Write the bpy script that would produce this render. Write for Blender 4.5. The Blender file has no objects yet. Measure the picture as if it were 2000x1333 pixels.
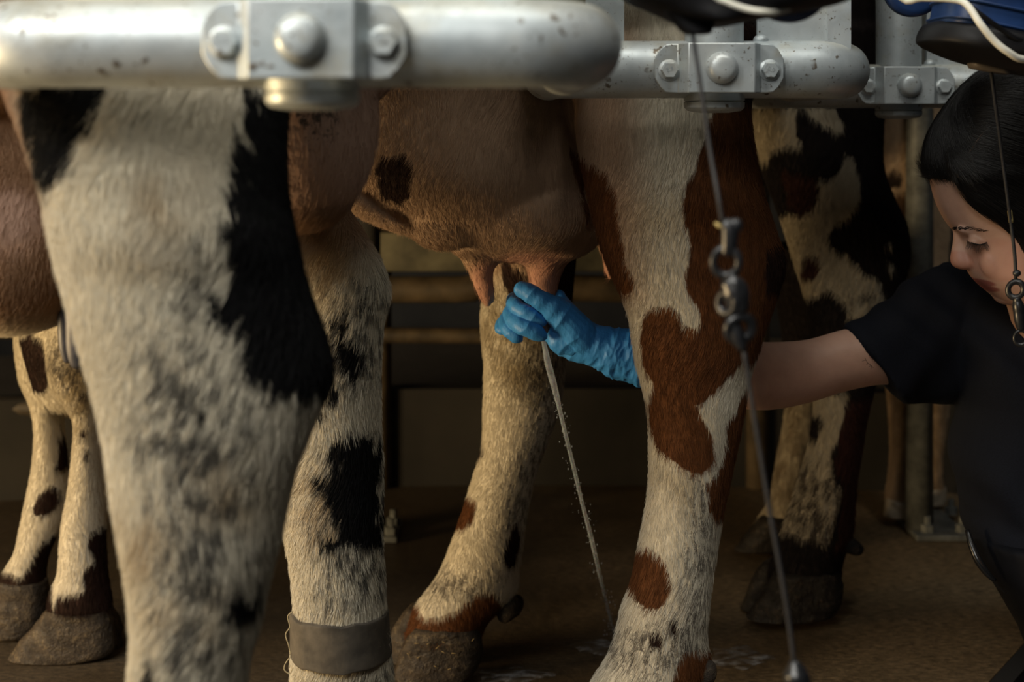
import bpy, bmesh, math, random
import numpy as np
from mathutils import Vector, Matrix
from mathutils.bvhtree import BVHTree
from mathutils import noise as mn

random.seed(7); RNG = np.random.default_rng(7)
SC = bpy.context.scene
COL = SC.collection

# ------------------------------------------------------------------ camera, world, lights, exposure
F = 2778.0            # focal length in pixels of the 2000 px wide frame (50 mm)
H = 0.76              # lens height above the stall platform
HY = 232.0            # horizon row
cam_d = bpy.data.cameras.new('camera'); cam = bpy.data.objects.new('camera', cam_d); COL.objects.link(cam)
cam_d.sensor_width = 36; cam_d.sensor_fit = 'HORIZONTAL'; cam_d.lens = F / 2000 * 36
cam_d.shift_y = -(666.5 - HY) / 2000
cam.location = (0, 0, H); cam.rotation_euler = (math.pi / 2, 0, 0)
cam_d.dof.use_dof = True; cam_d.dof.focus_distance = 1.62; cam_d.dof.aperture_fstop = 4.4
cam_d.clip_start = 0.05; cam_d.clip_end = 60
SC.camera = cam

W = bpy.data.worlds.new('barn_air'); SC.world = W; W.use_nodes = True
W.node_tree.nodes['Background'].inputs[0].default_value = (0.75, 0.82, 1.0, 1)
W.node_tree.nodes['Background'].inputs[1].default_value = 0.008

def area(name, loc, aim, sx, sy, power, color, spread=180):
    l = bpy.data.lights.new(name, 'AREA'); l.shape = 'RECTANGLE'; l.size = sx; l.size_y = sy
    l.energy = power; l.color = color; l.spread = math.radians(spread)
    o = bpy.data.objects.new(name, l); COL.objects.link(o); o.location = loc
    o.rotation_euler = (Vector(aim) - Vector(loc)).to_track_quat('-Z', 'Y').to_euler()
    return o
area('skylight', (-1.45, -0.7, 2.35), (0.3, 1.75, 0.4), 2.2, 1.0, 88, (1.0, 0.97, 0.90))
area('roof_light', (0.1, 0.55, 3.0), (0.3, 1.5, 0.8), 2.4, 0.7, 34, (1.0, 0.97, 0.88))
area('side_opening', (-2.3, 1.0, 0.32), (0.1, 1.7, 0.38), 0.8, 0.55, 56, (1.0, 0.72, 0.38))

SC.view_settings.view_transform = 'Standard'; SC.view_settings.look = 'None'
SC.view_settings.gamma = 1; SC.view_settings.use_curve_mapping = False
SC.view_settings.exposure = 0.22

# ------------------------------------------------------------------ helpers
def P(x, y, d):
    return Vector(((x - 1000) / F * d, d, H - (y - HY) / F * d))

def prop(o, label=None, cat=None, group=None, kind=None):
    if label: o['label'] = label
    if cat: o['category'] = cat
    if group: o['group'] = group
    if kind: o['kind'] = kind
    return o

def empty(name, loc, label, cat, group=None):
    o = bpy.data.objects.new(name, None); COL.objects.link(o); o.location = loc; o.empty_display_size = 0.05
    return prop(o, label, cat, group)

def link(name, me, mat, parent=None):
    o = bpy.data.objects.new(name, me); COL.objects.link(o)
    if mat is not None and len(me.materials) == 0: me.materials.append(mat)
    if parent is not None:
        o.parent = parent
        p = parent; off = Vector((0, 0, 0))
        while p is not None:
            off += p.location; p = p.parent
        o.location = -off      # meshes are written in world metres
    return o

def mesh(name, geo, mat, parent=None, smooth=True, sharp=None):
    if isinstance(geo, bpy.types.Mesh): return link(name, geo, mat, parent)
    v, f = geo
    me = bpy.data.meshes.new(name); me.from_pydata([tuple(a) for a in v], [], f); me.update()
    bm = bmesh.new(); bm.from_mesh(me); bmesh.ops.recalc_face_normals(bm, faces=bm.faces)
    bm.to_mesh(me); bm.free()
    if smooth:
        me.polygons.foreach_set('use_smooth', [True] * len(me.polygons))
        if sharp: me.set_sharp_from_angle(angle=math.radians(sharp))
    return link(name, me, mat, parent)

def join(*geos):
    V, Fc = [], []
    for v, f in geos:
        n = len(V); V += list(v); Fc += [tuple(i + n for i in q) for q in f]
    return V, Fc

def catmull(rows, steps):
    A = np.array(rows, float)
    if len(A) < 2: return A
    A = np.vstack([2 * A[0] - A[1], A, 2 * A[-1] - A[-2]])
    out = []
    for i in range(1, len(A) - 2):
        p0, p1, p2, p3 = A[i - 1:i + 3]
        for k in range(steps):
            t = k / steps
            out.append(0.5 * (2 * p1 + (p2 - p0) * t + (2 * p0 - 5 * p1 + 4 * p2 - p3) * t * t + (3 * p1 - p0 - 3 * p2 + p3) * t ** 3))
    out.append(A[-2]); return np.array(out)

def skin_rings(rings):
    n = len(rings[0]); V = [tuple(p) for r in rings for p in r]; Fc = []
    for i in range(len(rings) - 1):
        for j in range(n):
            a = i * n + j; b = i * n + (j + 1) % n
            Fc.append((a, b, b + n, a + n))
    c0 = len(V); V.append(tuple(np.mean(rings[0], axis=0))); c1 = len(V); V.append(tuple(np.mean(rings[-1], axis=0)))
    L = (len(rings) - 1) * n
    for j in range(n):
        Fc.append(((j + 1) % n, j, c0)); Fc.append((L + j, L + (j + 1) % n, c1))
    return V, Fc

def loft(secs, steps=4, n=32, e=2.0):
    """secs: (x1,y1,x2,y2,d,b): ring through two points at depth d, half depth b in metres"""
    R = catmull(secs, steps); rings = []
    th = np.linspace(0, 2 * np.pi, n, endpoint=False)
    c, s = np.cos(th), np.sin(th)
    c = np.sign(c) * np.abs(c) ** (2 / e); s = np.sign(s) * np.abs(s) ** (2 / e)
    for x1, y1, x2, y2, d, b in R:
        p = np.array(P(x1, y1, d)); q = np.array(P(x2, y2, d))
        m = (p + q) / 2; h = (q - p) / 2
        rings.append(m + c[:, None] * h + s[:, None] * np.array([0, max(b, .0005), 0]))
    return skin_rings(rings)

def rows(rs, d, b):
    """leg rows (y,xl,xr[,d[,b]])"""
    out = []
    for r in rs:
        y, xl, xr = r[:3]; dd = r[3] if len(r) > 3 else d; bb = r[4] if len(r) > 4 else b
        out.append((xl, y, xr, y, dd, bb))
    return out

def tube(pts, rad, n=12, steps=5):
    """pts world points; rad scalar or list"""
    if np.isscalar(rad): rad = [rad] * len(pts)
    A = catmull([(*p, r) for p, r in zip(pts, rad)], steps) if steps > 1 else np.array([(*p, r) for p, r in zip(pts, rad)])
    rings = []; T0 = None; N = None
    th = np.linspace(0, 2 * np.pi, n, endpoint=False)
    for i in range(len(A)):
        t = A[min(i + 1, len(A) - 1), :3] - A[max(i - 1, 0), :3]; t = t / (np.linalg.norm(t) + 1e-12)
        if N is None:
            a = np.array([0, 0, 1.0]) if abs(t[2]) < .8 else np.array([1.0, 0, 0])
            N = np.cross(t, a)
        else:
            N = N - t * np.dot(N, t)
        N = N / (np.linalg.norm(N) + 1e-12); B = np.cross(t, N)
        rings.append(A[i, :3] + max(A[i, 3], 1e-5) * (np.cos(th)[:, None] * N + np.sin(th)[:, None] * B))
    return skin_rings(rings)

def ell(c, r, rot=0.0, nu=24, nv=14):
    """ellipsoid, centre, radii xyz, rotation in the xz plane"""
    rings = []
    ca, sa = math.cos(rot), math.sin(rot)
    for i in range(nv + 1):
        ph = -math.pi / 2 + math.pi * (0.02 + 0.96 * i / nv)
        ring = []
        for j in range(nu):
            t = 2 * math.pi * j / nu
            x, y, z = r[0] * math.cos(ph) * math.cos(t), r[1] * math.cos(ph) * math.sin(t), r[2] * math.sin(ph)
            ring.append((c[0] + ca * x - sa * z, c[1] + y, c[2] + sa * x + ca * z))
        rings.append(np.array(ring))
    return skin_rings(rings)

def box(x0, x1, y0, y1, z0, z1, bev=0.0):
    bm = bmesh.new(); bmesh.ops.create_cube(bm, size=1)
    for v in bm.verts:
        v.co = Vector(((x0 + x1) / 2 + v.co.x * (x1 - x0), (y0 + y1) / 2 + v.co.y * (y1 - y0), (z0 + z1) / 2 + v.co.z * (z1 - z0)))
    if bev: bmesh.ops.bevel(bm, geom=bm.edges[:], offset=bev, segments=2, affect='EDGES', profile=.5)
    bm.verts.index_update()
    g = ([tuple(v.co) for v in bm.verts], [tuple(v.index for v in f.verts) for f in bm.faces]); bm.free(); return g

def prism(poly, y0, y1):
    """polygon in xz extruded along y"""
    n = len(poly)
    V = [(x, y0, z) for x, z in poly] + [(x, y1, z) for x, z in poly]
    Fc = [tuple(range(n)), tuple(range(2 * n - 1, n - 1, -1))] + [(i, (i + 1) % n, (i + 1) % n + n, i + n) for i in range(n)]
    return V, Fc

def cyl(c, r, h, axis='z', n=32, bev=0.0):
    """cylinder from c along +axis of length h with softened ends"""
    b = bev or min(r, abs(h)) * .08
    prof = [(r - b, 0), (r, b), (r, h - b), (r - b, h)] if h > 0 else [(r - b, 0), (r, -b), (r, h + b), (r - b, h)]
    return lathe(c, prof, axis, n)

def lathe(c, prof, axis='z', n=32):
    rings = []
    for r, h in prof:
        ring = []
        for j in range(n):
            a = 2 * math.pi * j / n; u, v = r * math.cos(a), r * math.sin(a)
            p = {'z': (u, v, h), 'y': (u, h, v), 'x': (h, u, v)}[axis]
            ring.append((c[0] + p[0], c[1] + p[1], c[2] + p[2]))
        rings.append(np.array(ring))
    return skin_rings(rings)

def torus(c, R, r, ax=(0, 1, 0), n=24, m=10, sq=1.0):
    q = Vector((0, 0, 1)).rotation_difference(Vector(ax).normalized()).to_matrix()
    V, Fc = [], []
    for i in range(n):
        a = 2 * math.pi * i / n
        for j in range(m):
            b = 2 * math.pi * j / m
            p = Vector(((R + r * math.cos(b)) * math.cos(a), (R + r * math.cos(b)) * math.sin(a) * sq, r * math.sin(b)))
            V.append(tuple(Vector(c) + q @ p))
            Fc.append((i * m + j, ((i + 1) % n) * m + j, ((i + 1) % n) * m + (j + 1) % m, i * m + (j + 1) % m))
    return V, Fc

def fuse(name, geos, voxel, smooth_it=4, fac=.5):
    """one continuous skin round several closed solids"""
    me = bpy.data.meshes.new('fuse_source'); v, f = join(*geos); me.from_pydata(v, [], f); me.update()
    bm = bmesh.new(); bm.from_mesh(me); bmesh.ops.recalc_face_normals(bm, faces=bm.faces); bm.to_mesh(me); bm.free()
    o = bpy.data.objects.new('fuse_source', me); COL.objects.link(o)
    m = o.modifiers.new('r', 'REMESH'); m.mode = 'VOXEL'; m.voxel_size = voxel; m.use_smooth_shade = True
    s = o.modifiers.new('s', 'SMOOTH'); s.factor = fac; s.iterations = smooth_it
    dg = bpy.context.evaluated_depsgraph_get(); out = bpy.data.meshes.new_from_object(o.evaluated_get(dg))
    bpy.data.objects.remove(o); bpy.data.meshes.remove(me)
    out.name = name; out.polygons.foreach_set('use_smooth', [True] * len(out.polygons)); out.update()
    return out

def coords(me):
    a = np.empty(len(me.vertices) * 3); me.vertices.foreach_get('co', a); return a.reshape(-1, 3)

def normals(me):
    a = np.empty(len(me.vertices) * 3); me.vertices.foreach_get('normal', a); return a.reshape(-1, 3)

def polysd(px, pz, poly):
    """signed distance, positive inside"""
    A = np.array(poly); B = np.roll(A, -1, axis=0)
    best = np.full(len(px), 1e9); ins = np.zeros(len(px), bool)
    for (ax, az), (bx, bz) in zip(A, B):
        ex, ez = bx - ax, bz - az; wx, wz = px - ax, pz - az
        t = np.clip((wx * ex + wz * ez) / (ex * ex + ez * ez + 1e-12), 0, 1)
        best = np.minimum(best, (wx - t * ex) ** 2 + (wz - t * ez) ** 2)
        c = (az > pz) != (bz > pz)
        with np.errstate(divide='ignore', invalid='ignore'):
            ins ^= c & (px < (bx - ax) * (pz - az) / (bz - az + 1e-12) + ax)
    d = np.sqrt(best); return np.where(ins, d, -d)

def circ(cx, cy, rx, ry, n=16):
    return [(cx + rx * math.cos(2 * math.pi * i / n), cy + ry * math.sin(2 * math.pi * i / n)) for i in range(n)]

# ------------------------------------------------------------------ materials
def newmat(name):
    m = bpy.data.materials.new(name); m.use_nodes = True
    nt = m.node_tree; b = nt.nodes['Principled BSDF']; return m, nt, b

def N(nt, typ, **kw):
    n = nt.nodes.new(typ)
    for k, v in kw.items():
        if k.startswith('in_'):
            key = k[3:]; n.inputs[int(key) if key.isdigit() else key.replace('_', ' ')].default_value = v
        else: setattr(n, k, v)
    return n

def noise(nt, vec, scale, detail=4, rough=.6, stretch=None):
    if stretch:
        mp = N(nt, 'ShaderNodeMapping'); mp.inputs['Scale'].default_value = stretch; nt.links.new(vec, mp.inputs[0]); vec = mp.outputs[0]
    n = N(nt, 'ShaderNodeTexNoise'); n.inputs['Scale'].default_value = scale; n.inputs['Detail'].default_value = detail
    n.inputs['Roughness'].default_value = rough; nt.links.new(vec, n.inputs['Vector']); return n.outputs['Fac']

def ramp(nt, fac, stops):
    r = N(nt, 'ShaderNodeValToRGB'); cr = r.color_ramp
    while len(cr.elements) > 1: cr.elements.remove(cr.elements[-1])
    for i, (p, c) in enumerate(stops):
        el = cr.elements[0] if i == 0 else cr.elements.new(p)
        el.position = p; el.color = (*c, 1) if len(c) == 3 else c
    nt.links.new(fac, r.inputs[0]); return r.outputs['Color']

def mrange(nt, v, a, b, c=0.0, d=1.0):
    m = N(nt, 'ShaderNodeMapRange', interpolation_type='SMOOTHSTEP'); nt.links.new(v, m.inputs[0])
    for i, x in enumerate((a, b, c, d)): m.inputs[i + 1].default_value = x
    return m.outputs[0]

def math2(nt, op, a, b):
    m = N(nt, 'ShaderNodeMath', operation=op)
    for i, x in enumerate((a, b)):
        if hasattr(x, 'links'): nt.links.new(x, m.inputs[i])
        else: m.inputs[i].default_value = x
    return m.outputs[0]

def mix(nt, fac, a, b):
    m = N(nt, 'ShaderNodeMix', data_type='RGBA')
    for x, i in ((fac, 0), (a, 6), (b, 7)):
        if hasattr(x, 'links'): nt.links.new(x, m.inputs[i])
        elif i == 0: m.inputs[0].default_value = x
        else: m.inputs[i].default_value = (*x, 1)
    return m.outputs[2]

def bump(nt, bsdf, h, strength, dist=.002):
    b = N(nt, 'ShaderNodeBump'); b.inputs['Strength'].default_value = strength; b.inputs['Distance'].default_value = dist
    nt.links.new(h, b.inputs['Height']); nt.links.new(b.outputs[0], bsdf.inputs['Normal'])

def plain(name, c, rough=.5, metal=0.0, nscale=0, nvar=.25, bumpk=0, spec=.5):
    m, nt, b = newmat(name); b.inputs['Roughness'].default_value = rough; b.inputs['Metallic'].default_value = metal
    b.inputs['Specular IOR Level'].default_value = spec
    if nscale:
        tc = N(nt, 'ShaderNodeTexCoord'); n = noise(nt, tc.outputs['Object'], nscale)
        lo = tuple(x * (1 - nvar) for x in c); hi = tuple(min(1, x * (1 + nvar)) for x in c)
        nt.links.new(ramp(nt, n, [(.3, lo), (.7, hi)]), b.inputs['Base Color'])
        if bumpk: bump(nt, b, n, bumpk)
    else: b.inputs['Base Color'].default_value = (*c, 1)
    return m

CH = ('patch_a', 'patch_b', 'speckle', 'dirt', 'tan', 'pink')
def coat(name, base, colA, colB, tan=(.36, .235, .15), pink=(.34, .15, .10), speck=(.035, .03, .025), dirt=(.23, .17, .085), is_hair=False, sps=90, jagk=.022):
    m, nt, b = newmat(name)
    def at(n): return N(nt, 'ShaderNodeAttribute', attribute_name=n)
    pos = at('root').outputs['Vector']
    n_streak = noise(nt, pos, 160, 3, .6, (1, 1, .35))
    n_mid = noise(nt, pos, 34, 4, .65)
    n_big = noise(nt, pos, 9, 3)
    col = mix(nt, mrange(nt, n_big, .3, .7), tuple(x * .88 for x in base), base)
    col = mix(nt, mrange(nt, n_streak, .25, .8), tuple(x * .78 for x in base), col)
    tanv = mix(nt, mrange(nt, n_mid, .3, .7), tuple(x * .82 for x in tan), tan)
    col = mix(nt, mrange(nt, at('tan').outputs['Fac'], -.03, .03), col, tanv)
    col = mix(nt, mrange(nt, at('pink').outputs['Fac'], -.014, .014), col, pink)
    d = math2(nt, 'MULTIPLY', mrange(nt, at('dirt').outputs['Fac'], -.03, .03), mrange(nt, n_mid, .3, .62))
    col = mix(nt, math2(nt, 'MULTIPLY', d, .85), col, dirt)
    sp = mrange(nt, at('speckle').outputs['Fac'], -.035, .03)
    ns = noise(nt, pos, sps, 5, .74, (1, 1, .85))
    thr = math2(nt, 'ADD', ns, math2(nt, 'MULTIPLY', sp, .185))
    col = mix(nt, math2(nt, 'MULTIPLY', mrange(nt, thr, .65, .725), math2(nt, 'ADD', math2(nt, 'MULTIPLY', sp, .82), .08)), col, speck)
    jag = math2(nt, 'MULTIPLY', math2(nt, 'SUBTRACT', noise(nt, pos, 75, 4, .7, (1, 1, .5)), .5), jagk)
    for ch, c in (('patch_a', colA), ('patch_b', colB)):
        cv = mix(nt, mrange(nt, n_streak, .3, .75), tuple(x * .6 for x in c), c)
        k = mrange(nt, math2(nt, 'ADD', at(ch).outputs['Fac'], jag), -.0018, .0018)
        col = mix(nt, k, col, cv)
    nt.links.new(col, b.inputs['Base Color'])
    b.inputs['Roughness'].default_value = .7; b.inputs['Specular IOR Level'].default_value = .12
    if not is_hair:
        f = noise(nt, pos, 420, 3, .7, (1, 1, .22))
        bump(nt, b, math2(nt, 'ADD', f, math2(nt, 'MULTIPLY', n_mid, 1.4)), .55, .0022)
    return m

def galvanised():
    m, nt, b = newmat('galvanised_steel'); tc = N(nt, 'ShaderNodeTexCoord'); o = tc.outputs['Object']
    n1 = noise(nt, o, 14, 5, .6); n2 = noise(nt, o, 60, 3)
    c = ramp(nt, n1, [(.3, (.37, .42, .44)), (.55, (.50, .545, .56)), (.75, (.58, .60, .58))])
    ge = N(nt, 'ShaderNodeNewGeometry'); sx = N(nt, 'ShaderNodeSeparateXYZ'); nt.links.new(ge.outputs['Normal'], sx.inputs[0])
    top_highlight = math2(nt, 'MULTIPLY', mrange(nt, sx.outputs['Z'], .45, .95), mrange(nt, noise(nt, o, 9, 3, .6), .3, .6))    # cream highlight of upward faces painted into the colour, broken by noise
    c = mix(nt, math2(nt, 'MULTIPLY', top_highlight, .5), c, (.46, .42, .30))
    c = mix(nt, math2(nt, 'MULTIPLY', mrange(nt, noise(nt, o, 22, 4, .6), .5, .75), .5), c, (.36, .32, .22))
    vo = noise(nt, o, 85, 2, .5); vo2 = noise(nt, o, 26, 3, .6)
    v3 = noise(nt, o, 300, 2, .5); v4 = noise(nt, o, 40, 3, .6)
    sp = math2(nt, 'MAXIMUM', math2(nt, 'MULTIPLY', mrange(nt, vo, .64, .70), mrange(nt, vo2, .46, .58)), math2(nt, 'MULTIPLY', mrange(nt, v3, .64, .70), mrange(nt, v4, .42, .6)))
    c = mix(nt, math2(nt, 'MULTIPLY', sp, .88), c, (.085, .052, .02))
    nt.links.new(c, b.inputs['Base Color']); b.inputs['Metallic'].default_value = .45
    nt.links.new(mrange(nt, n2, .2, .8, .36, .56), b.inputs['Roughness']); bump(nt, b, math2(nt, 'ADD', n2, sp), .18, .001)
    return m
M_GALV = galvanised()

def floor_mat():
    m, nt, b = newmat('stall_mat_rubber'); tc = N(nt, 'ShaderNodeTexCoord'); o = tc.outputs['Object']
    n1 = noise(nt, o, 3.2, 5, .6); n2 = noise(nt, o, 130, 4, .7, (.5, 1.4, 1)); n3 = noise(nt, o, 30, 4, .7)
    c = ramp(nt, n1, [(.3, (.22, .150, .078)), (.7, (.36, .25, .135))])
    c = mix(nt, mrange(nt, n2, .3, .75), (.075, .052, .027), c)
    sx = N(nt, 'ShaderNodeSeparateXYZ'); nt.links.new(o, sx.inputs[0])
    left_dark = mrange(nt, math2(nt, 'ADD', sx.outputs['X'], math2(nt, 'MULTIPLY', n1, .8)), .95, .35)      # shade and wet on the left of the mat, both painted dark
    c = mix(nt, math2(nt, 'MULTIPLY', left_dark, .75), c, (.028, .021, .014))
    c = mix(nt, math2(nt, 'MULTIPLY', mrange(nt, n3, .56, .72), .6), c, (.035, .025, .014))
    nt.links.new(c, b.inputs['Base Color']); nt.links.new(mrange(nt, n1, .35, .65, .38, .75), b.inputs['Roughness'])
    bump(nt, b, math2(nt, 'ADD', n2, n3), .5, .003); b.inputs['Specular IOR Level'].default_value = .35
    return m
M_FLOOR = floor_mat()
M_POST = plain('dark_galvanised', (.13, .135, .125), .55, .2, nscale=40, nvar=.45, bumpk=.2)  # darker, mottled version of the galvanised steel
def horn(name, a, b_, c_):
    m, nt, b = newmat(name); o = N(nt, 'ShaderNodeTexCoord').outputs['Object']
    n1 = noise(nt, o, 38, 5, .7); n2 = noise(nt, o, 150, 4, .7); n3 = noise(nt, o, 30, 3, .6, (1, 1, 3))
    c = mix(nt, mrange(nt, n1, .38, .62), c_, a); c = mix(nt, math2(nt, 'MULTIPLY', mrange(nt, n2, .5, .66), mrange(nt, n1, .4, .6)), c, b_)
    nt.links.new(c, b.inputs['Base Color']); nt.links.new(mrange(nt, n3, .4, .65, .78, .38), b.inputs['Roughness']); b.inputs['Specular IOR Level'].default_value = .3
    bump(nt, b, math2(nt, 'ADD', n2, math2(nt, 'MULTIPLY', n1, 2)), .9, .003); return m
M_PIT = plain('pit_concrete', (.10, .095, .085), .8, nscale=6, bumpk=.3)
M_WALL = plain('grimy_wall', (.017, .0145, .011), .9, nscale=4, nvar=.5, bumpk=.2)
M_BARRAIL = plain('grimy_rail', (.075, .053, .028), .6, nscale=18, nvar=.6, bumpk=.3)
M_BOARD = plain('grimy_board', (.10, .09, .055), .7, nscale=14, nvar=.6, bumpk=.2)
M_BLACK = plain('black_plastic', (.006, .006, .007), .5, nscale=30, nvar=.4, spec=.22)
M_CHAIN = plain('dusty_black_plastic', (.012, .0125, .014), .33, nscale=60, nvar=.5)
M_BLUE = plain('blue_plastic', (.009, .030, .10), .42, nscale=25, nvar=.3)
M_HOSE = plain('white_hose', (.72, .70, .60), .4, nscale=20, nvar=.12)
M_CORD = plain('dark_cord', (.009, .009, .011), .65, nscale=200, nvar=.4, bumpk=.3)
M_TAPE = plain('yellow_tape', (.42, .32, .12), .6)
M_HORN = horn('muddy_horn', (0.045, 0.033, 0.022), (0.1, 0.074, 0.042), (0.022, 0.016, 0.011))
M_HORN_DARK = horn('black_muddy_horn', (0.014, 0.011, 0.008), (0.04, 0.028, 0.018), (0.008, 0.006, 0.005))
M_HORN_PALE = plain('pale_horn', (.42, .36, .27), .4, nscale=30, nvar=.25, bumpk=.3)
M_BAND = plain('worn_leather', (.055, .046, .034), .8, nscale=40, nvar=.5, bumpk=.5)
M_THREAD = plain('frayed_thread', (.35, .29, .17), .8)
M_TEATDARK = plain('dark_teat_skin', (.045, .042, .045), .5, nscale=60, nvar=.3, bumpk=.3)
M_STRAW = plain('straw', (.17, .12, .05), .8)

# ------------------------------------------------------------------ setting
E0 = np.array([.642, 1.917]); ED = np.array([.57, .82])     # outer edge of the platform runs along the rails
a = E0 - ED * 3.6; bq = E0 + ED * 3.2
plat = [(a[0], a[1]), (bq[0], bq[1]), (-.4, 5.2), (-4.2, 3.2), (-4.2, a[1])]
V = [(x, y, 0) for x, y in plat] + [(x, y, -.12) for x, y in plat]; n = len(plat)
prop(mesh('floor', (V, [tuple(range(n)), tuple(range(2 * n - 1, n - 1, -1))] + [(i, (i + 1) % n, (i + 1) % n + n, i + n) for i in range(n)]), M_FLOOR, smooth=False), kind='structure')
e1 = [E0 - ED * 3.6, E0 + ED * 3.2]; nrm = np.array([ED[1], -ED[0]]); nrm /= np.linalg.norm(nrm)
q = [e1[0] + nrm * .004, e1[1] + nrm * .004, e1[1] + nrm * .03, e1[0] + nrm * .03]
V = [(p[0], p[1], .004) for p in q] + [(p[0], p[1], -.16) for p in q]
prop(mesh('trim_1', (V, [(0, 1, 2, 3), (7, 6, 5, 4)] + [(i, (i + 1) % 4, (i + 1) % 4 + 4, i + 4) for i in range(4)]), plain('edge_steel', (.06, .06, .06), .5, .5), smooth=False), kind='structure')
prop(mesh('floor_pit', box(-4.5, 4.5, -2.6, 5.4, -1.0, -.9), M_PIT, smooth=False), kind='structure')
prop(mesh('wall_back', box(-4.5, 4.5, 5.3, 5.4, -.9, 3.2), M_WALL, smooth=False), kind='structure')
# inner kerb of the platform, a low dark band following the ring
kb = []
for i in range(25):
    t = i / 24; X = -3.0 + 5.2 * t; Y = 3.02 - .12 * t - .10 * (X - .2) ** 2
    kb.append((X, Y))
V = []; Fc = []
for X, Y in kb: V += [(X, Y, 0), (X, Y, .20), (X, Y + .06, .20), (X, Y + .06, 0)]
for i in range(24):
    for j in range(4): Fc.append((i * 4 + j, i * 4 + (j + 1) % 4, (i + 1) * 4 + (j + 1) % 4, (i + 1) * 4 + j))
Fc += [(0, 1, 2, 3), (99, 98, 97, 96)]
prop(mesh('trim_2', (V, Fc), M_WALL, smooth=False), kind='structure')

# inner fence
fence = empty('pipe_fence', (-.4, 2.82, 0), 'grimy horizontal pipe fence standing in the dark behind the cows', 'fence')
def px_tube(pts, r, n=12, steps=4): return tube([P(*p) for p in pts], r, n, steps)
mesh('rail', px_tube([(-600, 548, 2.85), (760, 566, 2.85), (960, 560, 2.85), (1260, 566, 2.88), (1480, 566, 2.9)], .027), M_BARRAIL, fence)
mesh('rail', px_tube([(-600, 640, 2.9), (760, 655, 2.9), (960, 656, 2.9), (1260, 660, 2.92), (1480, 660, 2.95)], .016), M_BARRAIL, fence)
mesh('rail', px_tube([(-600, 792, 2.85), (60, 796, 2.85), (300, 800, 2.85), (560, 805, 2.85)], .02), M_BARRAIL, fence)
g = box(P(300, 0, 2.9).x, P(1250, 0, 2.9).x, 2.87, 2.90, P(0, 528, 2.9).z, P(0, 452, 2.9).z, .004); mesh('board', g, M_BOARD, fence)
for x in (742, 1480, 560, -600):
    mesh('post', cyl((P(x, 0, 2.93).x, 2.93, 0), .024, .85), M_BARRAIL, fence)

# ------------------------------------------------------------------ cows
def attr(me, name, data, typ='FLOAT', dom='POINT'):
    at = me.attributes.new(name, typ, dom)
    at.data.foreach_set('value' if typ == 'FLOAT' else 'vector', np.ascontiguousarray(data, np.float32).ravel())

def paint(me, marks):
    """marks: (channel, polygon px, reference depth, (near, far) depth range); written in metres on the hide"""
    co = coords(me); out = {c: np.full(len(co), -.06) for c in CH}
    for ch, poly, d, rng in marks:
        w = [(P(x, y, d).x, P(x, y, d).z) for x, y in poly]
        m = (co[:, 1] > rng[0]) & (co[:, 1] < rng[1])
        if not m.any(): continue
        sd = np.clip(polysd(co[m, 0], co[m, 2], w), -.06, .06)
        out[ch][m] = np.maximum(out[ch][m], sd)
    for c in CH: attr(me, c, out[c])
    attr(me, 'root', co, 'FLOAT_VECTOR')
    return out

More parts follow.
